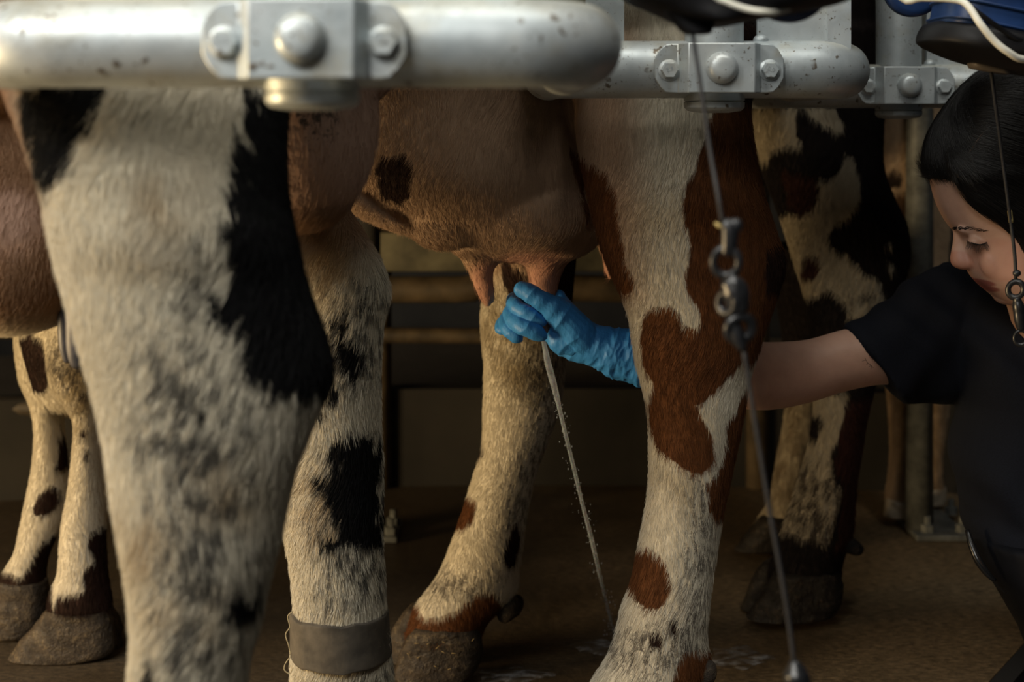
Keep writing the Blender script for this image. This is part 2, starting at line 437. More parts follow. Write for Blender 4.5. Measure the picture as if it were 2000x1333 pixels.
def fur(cow, me, chans, count, length, mat, zone, lean=(0, 0), lift=.3, rad=.00022, seed=1):
    """short hair lying down the hide; zone = frame box in px that is worth growing"""
    rng = np.random.default_rng(seed)
    co, no = coords(me), normals(me)
    me.calc_loop_triangles()
    T = np.empty(len(me.loop_triangles) * 3, np.int32); me.loop_triangles.foreach_get('vertices', T); T = T.reshape(-1, 3)
    c = co[T].mean(1); nn = no[T].mean(1)
    px = 1000 + c[:, 0] / c[:, 1] * F; py = HY - (c[:, 2] - H) / c[:, 1] * F
    keep = (px > zone[0]) & (px < zone[2]) & (py > zone[1]) & (py < zone[3])
    view = c - np.array([0, 0, H]); keep &= (np.einsum('ij,ij->i', nn, view / np.linalg.norm(view, axis=1)[:, None]) < .55)
    ar = np.linalg.norm(np.cross(co[T[:, 1]] - co[T[:, 0]], co[T[:, 2]] - co[T[:, 0]]), axis=1) * keep
    pink = chans['pink'][T].mean(1); ar = ar * np.where(pink > .0, .12, 1.0)
    tri = rng.choice(len(T), count, p=ar / ar.sum())
    u = rng.random((count, 2)); fl = u.sum(1) > 1; u[fl] = 1 - u[fl]
    w = np.c_[1 - u.sum(1), u]
    bar = lambda A: (A[T[tri]] * (w[:, :, None] if A.ndim == 2 else w)).sum(1)
    p = bar(co); nr = bar(no); nr /= np.linalg.norm(nr, axis=1)[:, None] + 1e-9
    fld = np.sin(p[:, 0] * 21 + 3 * np.sin(p[:, 2] * 13)) * .28 + np.sin(p[:, 2] * 47 + p[:, 0] * 33) * .16
    g = np.c_[lean[0] + fld, np.full(count, lean[1]), np.full(count, -1.0)] + rng.normal(0, .16, (count, 3))
    t = g - nr * np.einsum('ij,ij->i', g, nr)[:, None]; t /= np.linalg.norm(t, axis=1)[:, None] + 1e-9
    L = length * (.6 + .7 * rng.random(count)); pts = np.empty((count, 4, 3))
    lf = lift * (.5 + rng.random(count)); s0 = p - nr * .0006
    for k, f in enumerate((0, .33, .67, 1.0)):
        pts[:, k] = s0 + t * (L * f)[:, None] + nr * (L * lf * (f - .35 * f * f))[:, None]
    cu = bpy.data.hair_curves.new('fur_coat'); cu.add_curves([4] * count)
    cu.attributes['position'].data.foreach_set('vector', pts.astype(np.float32).ravel())
    r = np.tile(np.array([1, .85, .55, .12]) * rad, count).astype(np.float32)
    (cu.attributes.get('radius') or cu.attributes.new('radius', 'FLOAT', 'POINT')).data.foreach_set('value', r)
    for ch in CH: attr(cu, ch, bar(chans[ch]), 'FLOAT', 'CURVE')
    attr(cu, 'root', p + nr * 0, 'FLOAT_VECTOR', 'CURVE')
    cu.materials.append(mat)
    o = bpy.data.objects.new('fur_coat', cu); COL.objects.link(o); o.parent = cow; o.location = -cow.location; o['kind'] = 'stuff'
    return o

def claws(cow, near, far, mat):
    for g in (near, far): mesh('hoof', g, mat, cow)

def claw(rs, d, b):
    v, f = loft(rows(rs, d, b), 6, 44, 2.5); out = []; top = max(p[2] for p in v); lo = min(p[2] for p in v)
    for p in v:     # chipped, mud-caked horn
        k = min(1, (p[2] - lo) / .006); q = Vector(p) * 55
        a = mn.noise(q) * .0026 + mn.noise(q * 3.1) * .0012
        out.append((p[0] + a * k, p[1] + a * k, p[2] + (mn.noise(q * .8 + Vector((3, 1, 7))) * .004 if p[2] > top - .012 else 0)))
    return out, f

HAIR = 1.0
# ---- cow 1: white leg speckled black, closest to the lens
D1, D1R = 1.07, 1.55
L1 = rows([(60, -10, 600, 1.16, .10), (172, 20, 566, 1.13, .095), (260, 52, 556, 1.11, .085), (332, 76, 556, 1.09, .078), (384, 90, 560, 1.08, .072), (460, 103, 575, 1.07, .066), (533, 118, 592), (600, 137, 613), (680, 160, 642), (730, 175, 650), (768, 186, 640), (800, 194, 622), (848, 205, 604), (900, 214, 582), (972, 224, 562), (1040, 236, 548), (1100, 248, 532), (1148, 256, 520), (1220, 263, 504), (1280, 261, 486), (1333, 258, 478), (1500, 266, 452, 1.07, .036), (1680, 262, 448, 1.07, .036), (1800, 240, 465, 1.07, .042), (1900, 222, 440, 1.07, .042), (2010, 190, 430, 1.06, .05), (2080, 175, 440, 1.06, .05)], D1, .056)
R1 = rows([(60, 420, 780, 1.42, .12), (180, 470, 742, 1.46, .10), (260, 490, 722, 1.49, .085), (330, 500, 698, 1.52, .075), (384, 510, 670, 1.54, .07), (430, 525, 692, 1.55, .064), (488, 560, 730), (524, 575, 748), (560, 588, 760), (590, 596, 758), (630, 600, 749), (680, 596, 744), (760, 578, 742), (850, 560, 743), (920, 552, 747), (1028, 555, 745), (1080, 564, 746), (1140, 572, 750), (1184, 575, 752), (1280, 570, 762), (1333, 568, 768), (1390, 545, 765, 1.55, .042), (1450, 530, 740, 1.54, .046), (1500, 510, 735, 1.54, .046)], D1R, .046)
cow1 = empty('dairy_cow', (-.2, 1.3, 0), 'white cow with black patches and grey speckled legs, nearest and largest of the cows', 'cow', 'cows in the milking stalls')
trunk1 = tube([(-.02, 1.30, 1.12), (-.12, 1.32, 1.10), (-.35, 1.36, 1.06), (-.8, 1.42, 1.03), (-1.35, 1.5, 1.05), (-1.62, 1.54, 1.1)], [.06, .2, .27, .31, .27, .1], 28, 4)
ud1 = ell(P(20, 370, 1.43), (.125, .15, .145)); ud1b = ell(P(25, 470, 1.40), (.09, .11, .09)); thigh1 = ell((-.265, 1.22, .95), (.13, .14, .2)); thigh1r = ell((-.22, 1.46, .93), (.15, .14, .18))
esc = ell(P(590, 235, 1.40), (.075, .10, .11))
M_COAT1 = dict(base=(.65, .595, .47), colA=(.0045, .0045, .005), colB=(.055, .032, .022), speck=(.034, .032, .029), dirt=(.26, .17, .075), tan=(.30, .175, .10), pink=(.38, .25, .19), sps=105, jagk=.06)
me = fuse('body', [loft(L1, 3, 48), loft(R1, 3, 40), trunk1, thigh1, thigh1r, ud1, ud1b, esc], .0065, 5)
r1 = (.85, 1.28); r1r = (1.40, 1.75)
BLK1 = [(466, 160), (455, 240), (446, 330), (444, 440), (450, 530), (438, 560), (424, 600), (452, 624), (472, 672), (492, 720), (528, 756), (568, 780), (612, 792), (650, 780), (668, 730), (650, 640), (612, 530), (590, 440), (572, 360), (568, 260), (576, 160)]
mk = [('patch_a', BLK1, 1.03, r1),
      ('patch_a', [(20, 150), (215, 150), (208, 190), (185, 230), (165, 255), (150, 280), (153, 320), (130, 350), (110, 372), (92, 380), (60, 330), (20, 250)], 1.04, r1),
      ('tan', [(-400, -400), (30, -400), (34, 170), (60, 270), (70, 330), (40, 420), (-400, 420)], 1.05, (.85, 1.3)), ('patch_a', circ(290, 235, 4, 8), 1.03, r1), ('patch_a', circ(305, 1300, 20, 30), 1.04, r1), 
      ('patch_a', circ(400, 795, 9, 14), 1.03, r1), ('patch_a', circ(480, 1170, 20, 30), 1.04, r1),
      ('speckle', [(380, 440), (450, 380), (440, 620), (480, 700), (560, 800), (530, 900), (520, 1160), (500, 1280), (430, 1330), (280, 1330), (285, 1100), (262, 950), (248, 840), (255, 700), (270, 600), (330, 560)], 1.03, r1),
      ('dirt', circ(440, 940, 70, 70), 1.03, r1), ('dirt', circ(330, 390, 45, 60), 1.03, r1), ('dirt', circ(380, 1180, 70, 60), 1.03, r1), ('dirt', circ(290, 1050, 40, 60), 1.03, r1),
      ('pink', [(555, 120), (800, 120), (760, 330), (690, 390), (560, 400)], 1.40, (1.2, 1.75)), ('speckle', circ(640, 230, 60, 50), 1.4, (1.25, 1.75)), ('tan', circ(650, 390, 110, 120), 1.5, (1.3, 1.75)), ('dirt', circ(640, 520, 60, 60), 1.5, r1r),
      ('tan', [(-300, 0), (120, 0), (140, 590), (150, 650), (-300, 650)], 1.3, (1.19, 1.7)),
      ('pink', circ(20, 420, 70, 60), 1.3, (1.19, 1.36)),
      ('speckle', [(650, 560), (770, 500), (770, 740), (740, 770), (600, 800), (620, 700), (600, 620)], 1.51, r1r), ('speckle', [(640, 830), (770, 830), (770, 1190), (620, 1200), (600, 1000)], 1.51, r1r), ('speckle', [(630, 1290), (780, 1290), (780, 1400), (620, 1400)], 1.51, r1r),
      ('patch_a', circ(668, 625, 11, 9), 1.51, r1r),
      ('patch_a', [(672, 652), (695, 665), (708, 690), (700, 715), (690, 735), (680, 728), (664, 716), (652, 690), (655, 668)], 1.51, r1r),
      ('patch_a', [(655, 745), (668, 745), (655, 780), (628, 812), (622, 806), (640, 770)], 1.51, r1r),
      ('patch_a', [(668, 838), (690, 848), (715, 850), (735, 880), (742, 930), (728, 960), (745, 1000), (742, 1060), (728, 1080), (700, 1070), (670, 1062), (640, 1068), (616, 1060), (625, 1045), (655, 1040), (660, 1010), (640, 985), (630, 950), (622, 925), (640, 915), (655, 900), (650, 880), (660, 860)], 1.51, r1r),
      ('dirt', circ(640, 990, 60, 70), 1.51, r1r)]
ch = paint(me, mk); link('body', me, coat('black_pied_coat', **M_COAT1), cow1)
M_FUR1 = coat('black_pied_fur', is_hair=True, **M_COAT1)
fur(cow1, me, ch, int(210000 * HAIR), .012, M_FUR1, (-60, 100, 820, 1420), (-.25, 0), .32, .00026, 1)
t1 = loft([(112, 600, 140, 600, 1.37, .008), (113, 640, 142, 640, 1.37, .0075), (116, 680, 143, 678, 1.37, .007), (124, 704, 142, 702, 1.37, .005), (130, 710, 138, 709, 1.37, .002)], 4, 18)
t2 = loft([(128, 590, 170, 596, 1.34, .011), (128, 640, 174, 640, 1.34, .0115), (130, 685, 172, 682, 1.34, .010), (138, 714, 168, 712, 1.34, .007), (148, 722, 162, 721, 1.34, .002)], 4, 18)
for t in (t1, t2): prop(mesh('teat', t, M_TEATDARK, cow1), 'wrinkled dark grey teat')
claws(cow1, claw([(2060, 172, 420), (2120, 150, 440), (2205, 120, 450)], 1.04, .028), claw([(2040, 150, 400), (2110, 120, 420), (2140, 100, 430)], 1.11, .028), M_HORN)
claws(cow1, claw([(1480, 505, 725), (1540, 480, 740), (1594, 450, 745)], 1.53, .028), claw([(1465, 495, 700), (1520, 465, 730), (1545, 450, 730)], 1.61, .028), M_HORN)
band = loft(rows([(1193, 571, 757), (1200, 566, 760), (1240, 567, 762), (1274, 567, 766), (1281, 572, 762)], D1R, .054), 5, 40)
band = ([(x, y, z + mn.noise(Vector((x * 70, y * 70, 2))) * .0035) for x, y, z in band[0]], band[1])
bn = mesh('leg_band', band, M_BAND, cow1)
prop(bn, 'worn dark leather band round the hind leg')
mesh('thread', join(px_tube([(572, 1195, 1.5), (562, 1205, 1.5), (566, 1225, 1.5), (558, 1240, 1.5), (564, 1262, 1.5), (568, 1280, 1.5)], .0006, 6), px_tube([(568, 1282, 1.5), (557, 1298, 1.5), (556, 1310, 1.5), (566, 1316, 1.5), (572, 1306, 1.5)], .0006, 6)), M_THREAD, bn)

# ---- cow 2: red pied cow being milked
D2, D2R = 1.62, 1.94
L2 = rows([(60, 1080, 1490, 1.74, .13), (140, 1100, 1480, 1.70, .115), (205, 1122, 1464, 1.67, .10), (260, 1127, 1468, 1.65, .09), (330, 1138, 1480, 1.64, .08), (390, 1150, 1494, 1.63, .072), (452, 1164, 1516), (500, 1178, 1532), (530, 1190, 1533), (572, 1210, 1520), (620, 1227, 1503), (660, 1234, 1489), (704, 1241, 1475), (740, 1250, 1463), (776, 1259, 1458), (820, 1266, 1450), (872, 1268, 1439), (940, 1268, 1424), (1000, 1261, 1411), (1072, 1247, 1399), (1140, 1233, 1389), (1192, 1214, 1383), (1244, 1202, 1379), (1285, 1186, 1388), (1316, 1168, 1384), (1350, 1145, 1362, 1.62, .042), (1400, 1110, 1335, 1.61, .046), (1440, 1085, 1325, 1.61, .046)], D2, .050)
R2 = rows([(430, 930, 1130, 1.90, .07), (520, 952, 1122, 1.92, .062), (588, 942, 1116, 1.93, .056), (640, 939, 1112), (700, 945, 1105), (760, 945, 1099), (810, 944, 1088), (860, 943, 1070), (908, 932, 1052), (960, 916, 1038), (1020, 897, 1027), (1064, 881, 1021), (1116, 860, 1013), (1150, 838, 1010), (1184, 812, 984), (1215, 800, 952), (1240, 792, 944, 1.93, .044)], D2R, .043)
FA = rows([(560, 20, 150, 2.09, .05), (612, 25, 132), (672, 30, 118), (740, 40, 116), (780, 58, 118), (832, 70, 121), (900, 67, 128), (972, 53, 131), (1032, 41, 116), (1080, 30, 95), (1116, 8, 88), (1140, 0, 88)], 2.09, .032)
FB = rows([(560, 70, 230, 2.02, .05), (640, 84, 215, 2.01, .045), (720, 92, 208), (780, 120, 206), (820, 146, 203), (900, 143, 202), (960, 135, 204), (1008, 125, 205), (1060, 119, 205), (1116, 115, 208), (1152, 100, 214), (1190, 92, 220)], 2.0, .034)
UD = loft(rows([(120, 560, 1260, 1.86, .20), (200, 560, 1240, 1.84, .19), (280, 575, 1228, 1.82, .175), (340, 620, 1215, 1.81, .165), (385, 664, 1205, 1.805, .15), (430, 750, 1190, 1.80, .13), (460, 830, 1178, 1.79, .11), (485, 905, 1155, 1.785, .085), (500, 945, 1126, 1.78, .06), (510, 985, 1100, 1.775, .035)], 1.8, .15), 4, 48)
FOLD = loft([(655, 392, 690, 368, 1.70, .012), (672, 404, 712, 372, 1.70, .02), (712, 428, 760, 398, 1.71, .03), (764, 449, 800, 420, 1.72, .04), (826, 466, 850, 440, 1.74, .05), (885, 488, 910, 460, 1.76, .04)], 4, 20)
def teat(secs, n=20): return loft(secs, 4, n)
T1 = teat([(862, 440, 1010, 465, 1.77, .06), (880, 472, 985, 490, 1.76, .038), (898, 502, 972, 514, 1.755, .022), (914, 530, 964, 534, 1.755, .0165), (924, 556, 965, 556, 1.755, .014), (933, 578, 967, 578, 1.755, .012), (940, 592, 965, 592, 1.755, .008), (947, 600, 959, 600, 1.755, .003)])
T2 = teat([(965, 440, 1185, 440, 1.775, .09), (985, 470, 1158, 468, 1.77, .068), (1005, 496, 1132, 492, 1.765, .048), (1021, 517, 1110, 511, 1.765, .031), (1029, 537, 1098, 531, 1.765, .0215), (1032, 556, 1092, 556, 1.765, .0185), (1034, 590, 1084, 590, 1.765, .016), (1040, 630, 1080, 630, 1.765, .014), (1046, 655, 1074, 655, 1.765, .009)])
T3 = teat([(1150, 450, 1220, 460, 1.86, .03), (1172, 490, 1212, 492, 1.86, .015), (1178, 520, 1206, 522, 1.86, .011), (1182, 540, 1202, 541, 1.86, .007), (1188, 548, 1197, 548, 1.86, .003)])
bulge = [ell(P(890, 420, 1.70), (.06, .03, .04), .3), ell(P(1030, 415, 1.70), (.075, .04, .045)), ell(P(1062, 468, 1.74), (.036, .036, .03)), ell(P(930, 462, 1.745), (.04, .035, .028)), tube([P(905, 300, 1.672), P(912, 345, 1.668), P(925, 380, 1.668)], .008), tube([P(880, 445, 1.705), P(905, 432, 1.69), P(925, 412, 1.68)], .012)]
trunk2 = tube([(.36, 1.72, 1.14), (.27, 1.76, 1.12), (.1, 1.82, 1.08), (-.3, 1.93, 1.02), (-.62, 2.02, 1.02), (-.84, 2.06, 1.04), (-1.0, 2.08, 1.1)], [.05, .19, .28, .33, .29, .2, .08], 30, 4)
thigh2 = ell((.17, 1.72, .93), (.125, .12, .19)); thigh2r = ell((.06, 1.92, .93), (.13, .12, .2)); shoulder2 = ell((-.63, 2.02, .82), (.12, .12, .24))
foreup = loft(rows([(400, -20, 260, 2.04, .09), (520, 10, 240, 2.04, .075), (600, 22, 225, 2.045, .06), (680, 45, 208, 2.045, .05), (760, 68, 200, 2.04, .04), (800, 80, 190, 2.04, .025)], 2.04, .06), 3, 28)
cow2 = empty('dairy_cow', (.1, 1.8, 0), 'red and white cow with a bare udder being milked by the gloved hand', 'cow', 'cows in the milking stalls')
M_COAT2 = dict(base=(.66, .60, .475), colA=(.125, .046, .015), colB=(.026, .0115, .0075), jagk=.017, speck=(.075, .062, .05), dirt=(.22, .165, .085), tan=(.37, .25, .165), pink=(.38, .20, .14), sps=150)
me = fuse('body', [loft(L2, 3, 48), loft(R2, 3, 40), loft(FA, 3, 32), loft(FB, 3, 32), foreup, UD, FOLD, T1, T2, T3, trunk2, thigh2, thigh2r, shoulder2] + bulge, .0055, 4)
r2 = (1.5, 1.74); r2r = (1.86, 2.02); rF = (1.94, 2.16); rU = (1.5, 2.0)
KE = 1.575
mk = [('patch_a', [(1118, 290), (1130, 300), (1168, 328), (1188, 340), (1196, 364), (1208, 380), (1206, 408), (1212, 448), (1224, 492), (1222, 520), (1242, 556), (1236, 572), (1224, 588), (1205, 570), (1172, 492), (1160, 460), (1142, 390), (1126, 330)], KE, (1.5, 1.70)),
      ('patch_a', [(1400, 150), (1394, 205), (1376, 272), (1360, 304), (1352, 332), (1336, 368), (1331, 400), (1334, 432), (1340, 456), (1352, 478), (1346, 500), (1339, 532), (1340, 566), (1360, 600), (1368, 622), (1358, 648), (1380, 700), (1480, 720), (1590, 560), (1590, 150)], KE, (1.5, 1.76)),
      ('patch_a', [(1276, 596), (1312, 600), (1326, 614), (1338, 634), (1360, 648), (1420, 640), (1510, 660), (1510, 690), (1458, 708), (1420, 742), (1392, 768), (1360, 794), (1384, 832), (1396, 858), (1396, 900), (1380, 924), (1332, 916), (1288, 888), (1274, 840), (1270, 784), (1281, 756), (1260, 728), (1256, 680), (1256, 630)], KE, r2),
      ('patch_a', [(1510, 740), (1462, 760), (1438, 812), (1416, 834), (1420, 862), (1417, 900), (1400, 925), (1380, 940), (1382, 990), (1400, 1026), (1460, 1020), (1510, 860)], KE, r2),
      ('patch_a', [(1268, 1078), (1292, 1088), (1308, 1116), (1314, 1144), (1302, 1180), (1276, 1192), (1248, 1186), (1232, 1168), (1230, 1140), (1248, 1096)], KE, r2),
      ('patch_a', [(1336, 1276), (1360, 1274), (1400, 1288), (1400, 1320), (1380, 1345), (1310, 1350), (1314, 1308)], KE, r2),
      ('patch_b', [(1504, 490), (1560, 480), (1560, 580), (1500, 575), (1496, 530)], KE, r2), ('patch_b', circ(1317, 1222, 6, 22), KE, r2), ('patch_b', circ(1282, 1252, 14, 16), KE, r2),  # first patch: shade of the hock's turned-away edge painted into the coat
      ('dirt', circ(1410, 690, 55, 50), KE, r2), ('dirt', [(1300, 930), (1345, 940), (1348, 990), (1325, 970)], KE, r2),
      ('speckle', [(1345, 930), (1420, 900), (1420, 1060), (1400, 1300), (1330, 1340), (1150, 1340), (1180, 1230), (1320, 1190), (1325, 1080)], KE, r2),
      ('tan', [(480, 50), (1230, 50), (1235, 560), (1170, 600), (600, 560), (480, 300)], 1.68, (1.4, 2.0)),
      ('patch_b', [(745, 303), (792, 302), (803, 320), (806, 360), (800, 388), (780, 400), (752, 395), (737, 370), (733, 330)], 1.655, (1.4, 1.95)),
      ('pink', circ(950, 560, 40, 52), 1.74, (1.68, 1.80)), ('pink', circ(1064, 590, 52, 92), 1.74, (1.66, 1.84)), ('pink', circ(1190, 520, 30, 44), 1.85, (1.8, 1.9)), ('pink', circ(1050, 512, 70, 22), 1.68, (1.6, 1.85)),
      ('patch_b', [(985, 470), (1160, 470), (1160, 600), (1105, 640), (1060, 640), (1000, 590), (978, 530)], 1.90, r2r),
      ('patch_b', [(930, 855), (940, 870), (946, 890), (938, 904), (920, 920), (915, 880)], 1.90, r2r), 
      ('patch_a', [(908, 975), (928, 984), (930, 996), (922, 1020), (910, 1040), (886, 1046), (880, 1020)], 1.90, r2r),
      ('patch_b', [(998, 1030), (1012, 1025), (1018, 1060), (1008, 1110), (992, 1116), (982, 1090)], 1.90, r2r),
      ('speckle', [(1040, 620), (1130, 600), (1130, 860), (1060, 960), (1030, 1120), (960, 1120), (975, 960), (1020, 830), (1010, 720)], 1.90, r2r), ('speckle', [(830, 1100), (1000, 1110), (980, 1190), (800, 1190)], 1.90, r2r), ('dirt', [(930, 560), (1080, 580), (1080, 780), (990, 780), (935, 690)], 1.90, r2r),
      ('patch_a', [(896, 1190), (930, 1158), (960, 1155), (990, 1190), (960, 1260), (780, 1260), (790, 1216), (812, 1196), (830, 1218)], 1.90, r2r),
      ('patch_b', [(20, 662), (50, 655), (88, 665), (92, 720), (86, 760), (64, 776), (44, 770), (26, 740)], 1.99, rF), ('patch_b', [(34, 620), (72, 624), (70, 648), (50, 652)], 1.99, rF),
      ('patch_b', [(95, 770), (118, 800), (145, 840), (146, 900), (136, 936), (118, 930), (100, 926), (104, 860), (106, 820)], 2.05, rF),
      ('patch_b', [(100, 946), (112, 960), (112, 985), (95, 1008), (72, 1012), (62, 1000), (72, 970), (84, 955)], 2.06, rF),
      ('patch_b', [(-10, 1122), (20, 1120), (45, 1128), (80, 1060), (100, 1050), (130, 1020), (140, 1180), (-20, 1180)], 2.06, rF),
      ('patch_b', circ(164, 847, 7, 10), 1.97, rF), ('patch_b', circ(170, 892, 4, 14), 1.97, rF), ('patch_b', circ(164, 772, 10, 8), 1.97, rF),
      ('patch_b', [(196, 820), (260, 800), (260, 1010), (200, 1010), (204, 940)], 1.97, rF), ('patch_b', [(172, 1042), (260, 1020), (260, 1220), (90, 1220), (112, 1165), (140, 1158), (165, 1152), (166, 1110), (184, 1098), (170, 1070)], 1.97, rF),
      ('dirt', [(70, 690), (215, 690), (215, 830), (150, 850), (110, 790)], 1.98, (1.93, 2.1)), ('speckle', circ(140, 700, 60, 70), 2.0, (1.93, 2.1)),
      ('patch_b', [(1350, -600), (1700, -600), (1700, 185), (1440, 200), (1400, 150), (1350, 120)], 1.6, (1.3, 1.9))]
ch = paint(me, mk); link('body', me, coat('red_pied_coat', **M_COAT2), cow2)
M_FUR2 = coat('red_pied_fur', is_hair=True, **M_COAT2)
fur(cow2, me, ch, int(330000 * HAIR), .0105, M_FUR2, (-40, -60, 1580, 1420), (-.22, 0), .30, .00020, 2)
claws(cow2, claw([(1425, 1080, 1300), (1470, 1060, 1318), (1532, 1022, 1318)], 1.585, .028), claw([(1400, 1055, 1280), (1450, 1030, 1300), (1478, 1005, 1300)], 1.66, .028), M_HORN)
h2 = claw([(1226, 812, 930), (1244, 798, 940), (1270, 782, 944), (1300, 772, 936), (1325, 766, 918)], 1.915, .027)
h2f = claw([(1188, 800, 900), (1210, 780, 910), (1240, 764, 910), (1270, 758, 900), (1290, 757, 890)], 1.985, .024)
claws(cow2, h2, h2f, M_HORN)
hfa = claw([(1132, -2, 90), (1160, -10, 94), (1200, -22, 92), (1238, -34, 80)], 2.085, .03); hfb = claw([(1188, 92, 216), (1215, 72, 222), (1250, 42, 226), (1275, 22, 220), (1284, 18, 190)], 2.0, .03)
mesh('hoof', hfa, M_HORN, cow2); mesh('hoof', hfb, M_HORN, cow2)
mesh('hoof', claw([(1185, 120, 220), (1215, 110, 235), (1262, 80, 240)], 2.05, .022), M_HORN, cow2)
for c, r, rt in ((P(992, 1190, 1.93), (.014, .012, .02), -.5), (P(1004, 1186, 1.97), (.012, .01, .018), -.5), (P(1378, 1318, 1.60), (.012, .011, .017), -.4), (P(1372, 1312, 1.66), (.012, .011, .017), -.4)):
    mesh('dewclaw', ell(c, r, rt), M_HORN, cow2)
for i in range(11):
    x = random.uniform(790, 925); y = random.uniform(1250, 1312); p = P(x, y, 1.886); a = random.uniform(-.5, 1.2); l = random.uniform(.003, .009)
    mesh('straw_bit', tube([p, p + Vector((l * math.cos(a), -.002, l * math.sin(a)))], .0006, 5, 1), M_STRAW, cow2)

# ---- cow 3: dark brown and white, behind the milker's arm
D3, D3R = 2.15, 2.5
L3 = rows([(60, 1430, 1735, 2.25, .13), (150, 1440, 1730, 2.23, .115), (220, 1458, 1722, 2.20, .10), (320, 1486, 1721, 2.18, .085), (380, 1508, 1740, 2.17, .075), (440, 1530, 1768, 2.16, .066), (496, 1546, 1776), (540, 1560, 1768), (580, 1572, 1750), (640, 1580, 1735), (700, 1588, 1722), (760, 1594, 1704), (820, 1590, 1690), (880, 1580, 1680), (940, 1562, 1671), (1000, 1542, 1667), (1040, 1528, 1664), (1076, 1518, 1650), (1105, 1506, 1642), (1130, 1498, 1643)], D3, .046)
R3 = rows([(480, 1480, 1640, 2.45, .06), (600, 1520, 1625, 2.48, .05), (700, 1532, 1615), (808, 1534, 1596), (872, 1524, 1582), (940, 1512, 1566), (980, 1504, 1562), (1010, 1486, 1556), (1035, 1470, 1550)], D3R, .036)
trunk3 = tube([(.66, 2.26, 1.14), (.55, 2.3, 1.12), (.4, 2.38, 1.08), (.05, 2.58, 1.03), (-.3, 2.76, 1.05), (-.5, 2.86, 1.1)], [.05, .17, .26, .3, .26, .08], 26, 4)
thigh3 = ell((.48, 2.26, .93), (.12, .12, .2)); thigh3r = ell((.42, 2.5, .86), (.12, .1, .22))
cow3 = empty('dairy_cow', (.45, 2.3, 0), 'dark brown and white blotched cow whose leg stands behind the milker\'s arm', 'cow', 'cows in the milking stalls')
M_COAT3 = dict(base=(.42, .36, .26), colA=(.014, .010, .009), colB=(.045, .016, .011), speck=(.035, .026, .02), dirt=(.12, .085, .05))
me = fuse('body', [loft(L3, 3, 40), loft(R3, 3, 32), trunk3, thigh3, thigh3r], .0065, 4)
co = coords(me)
white = [[(1482, 205), (1556, 205), (1552, 250), (1568, 290), (1544, 285), (1518, 290), (1508, 318), (1496, 300), (1484, 262)],
         [(1560, 205), (1620, 205), (1645, 240), (1640, 260), (1600, 240)],
         [(1644, 296), (1668, 312), (1676, 344), (1678, 384), (1652, 424), (1628, 432), (1616, 456), (1624, 480), (1660, 500), (1680, 524), (1712, 544), (1732, 584), (1722, 610), (1680, 618), (1660, 628), (1652, 592), (1620, 564), (1600, 578), (1574, 582), (1550, 510), (1540, 480), (1530, 440), (1540, 416), (1568, 420), (1584, 404), (1600, 380), (1592, 344), (1624, 348), (1644, 320)],
         [(1560, 590), (1580, 600), (1580, 660), (1560, 660)],
         [(1592, 770), (1652, 764), (1648, 808), (1644, 844), (1628, 872), (1624, 932), (1644, 956), (1640, 988), (1624, 1024), (1620, 1064), (1570, 1050), (1524, 1052), (1540, 990), (1566, 912), (1584, 880), (1608, 856), (1612, 820), (1592, 805)],
         [(1732, 505), (1748, 520), (1752, 535), (1740, 530)], circ(1734, 478, 8, 5)]
DR3 = 2.11
sdw = np.full(len(co), -.06); m3 = co[:, 1] < 2.34
for w in white: sdw = np.maximum(sdw, np.clip(polysd(co[:, 0], co[:, 2], [(P(x, y, DR3).x, P(x, y, DR3).z) for x, y in w]), -.06, .06))
ch = paint(me, [('patch_b', [(1575, 500), (1605, 500), (1606, 530), (1588, 550), (1572, 545)], DR3, (1.9, 2.4)), ('patch_b', [(1530, 330), (1590, 345), (1598, 390), (1570, 420), (1545, 400)], DR3, (1.9, 2.4)),
                ('patch_b', [(1650, 780), (1760, 760), (1700, 1080), (1630, 1070), (1648, 960), (1632, 900)], DR3, (1.9, 2.34)),
                ('speckle', [(1500, 870), (1680, 900), (1660, 1080), (1500, 1090)], DR3, (1.9, 2.34)), ('speckle', circ(1700, 585, 50, 40), DR3, (1.9, 2.34)), ('dirt', [(1500, 600), (1620, 600), (1560, 1000), (1480, 1000)], 2.45, (2.36, 2.6))])
pa = np.where(m3, -sdw, np.where(co[:, 2] < .3, -.03, .02))
ch['patch_a'] = pa; me.attributes['patch_a'].data.foreach_set('value', pa.astype(np.float32))
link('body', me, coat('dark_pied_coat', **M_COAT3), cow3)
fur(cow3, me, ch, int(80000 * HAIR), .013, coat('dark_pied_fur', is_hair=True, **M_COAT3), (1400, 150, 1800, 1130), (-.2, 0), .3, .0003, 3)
claws(cow3, claw([(1118, 1512, 1640), (1140, 1502, 1646), (1170, 1482, 1644), (1198, 1462, 1630), (1206, 1458, 1600)], 2.12, .03), claw([(1100, 1492, 1580), (1130, 1470, 1600), (1165, 1456, 1590), (1190, 1446, 1570)], 2.195, .026), M_HORN_DARK)
claws(cow3, claw([(1012, 1486, 1552), (1040, 1462, 1552), (1074, 1434, 1548)], 2.47, .028), claw([(1008, 1500, 1560), (1040, 1480, 1560), (1062, 1455, 1560)], 2.54, .026), M_HORN_DARK)
for c in (P(1662, 1068, 2.13), P(1664, 1066, 2.18)): mesh('dewclaw', ell(c, (.02, .01, .011), -.5), M_HORN_DARK, cow3)

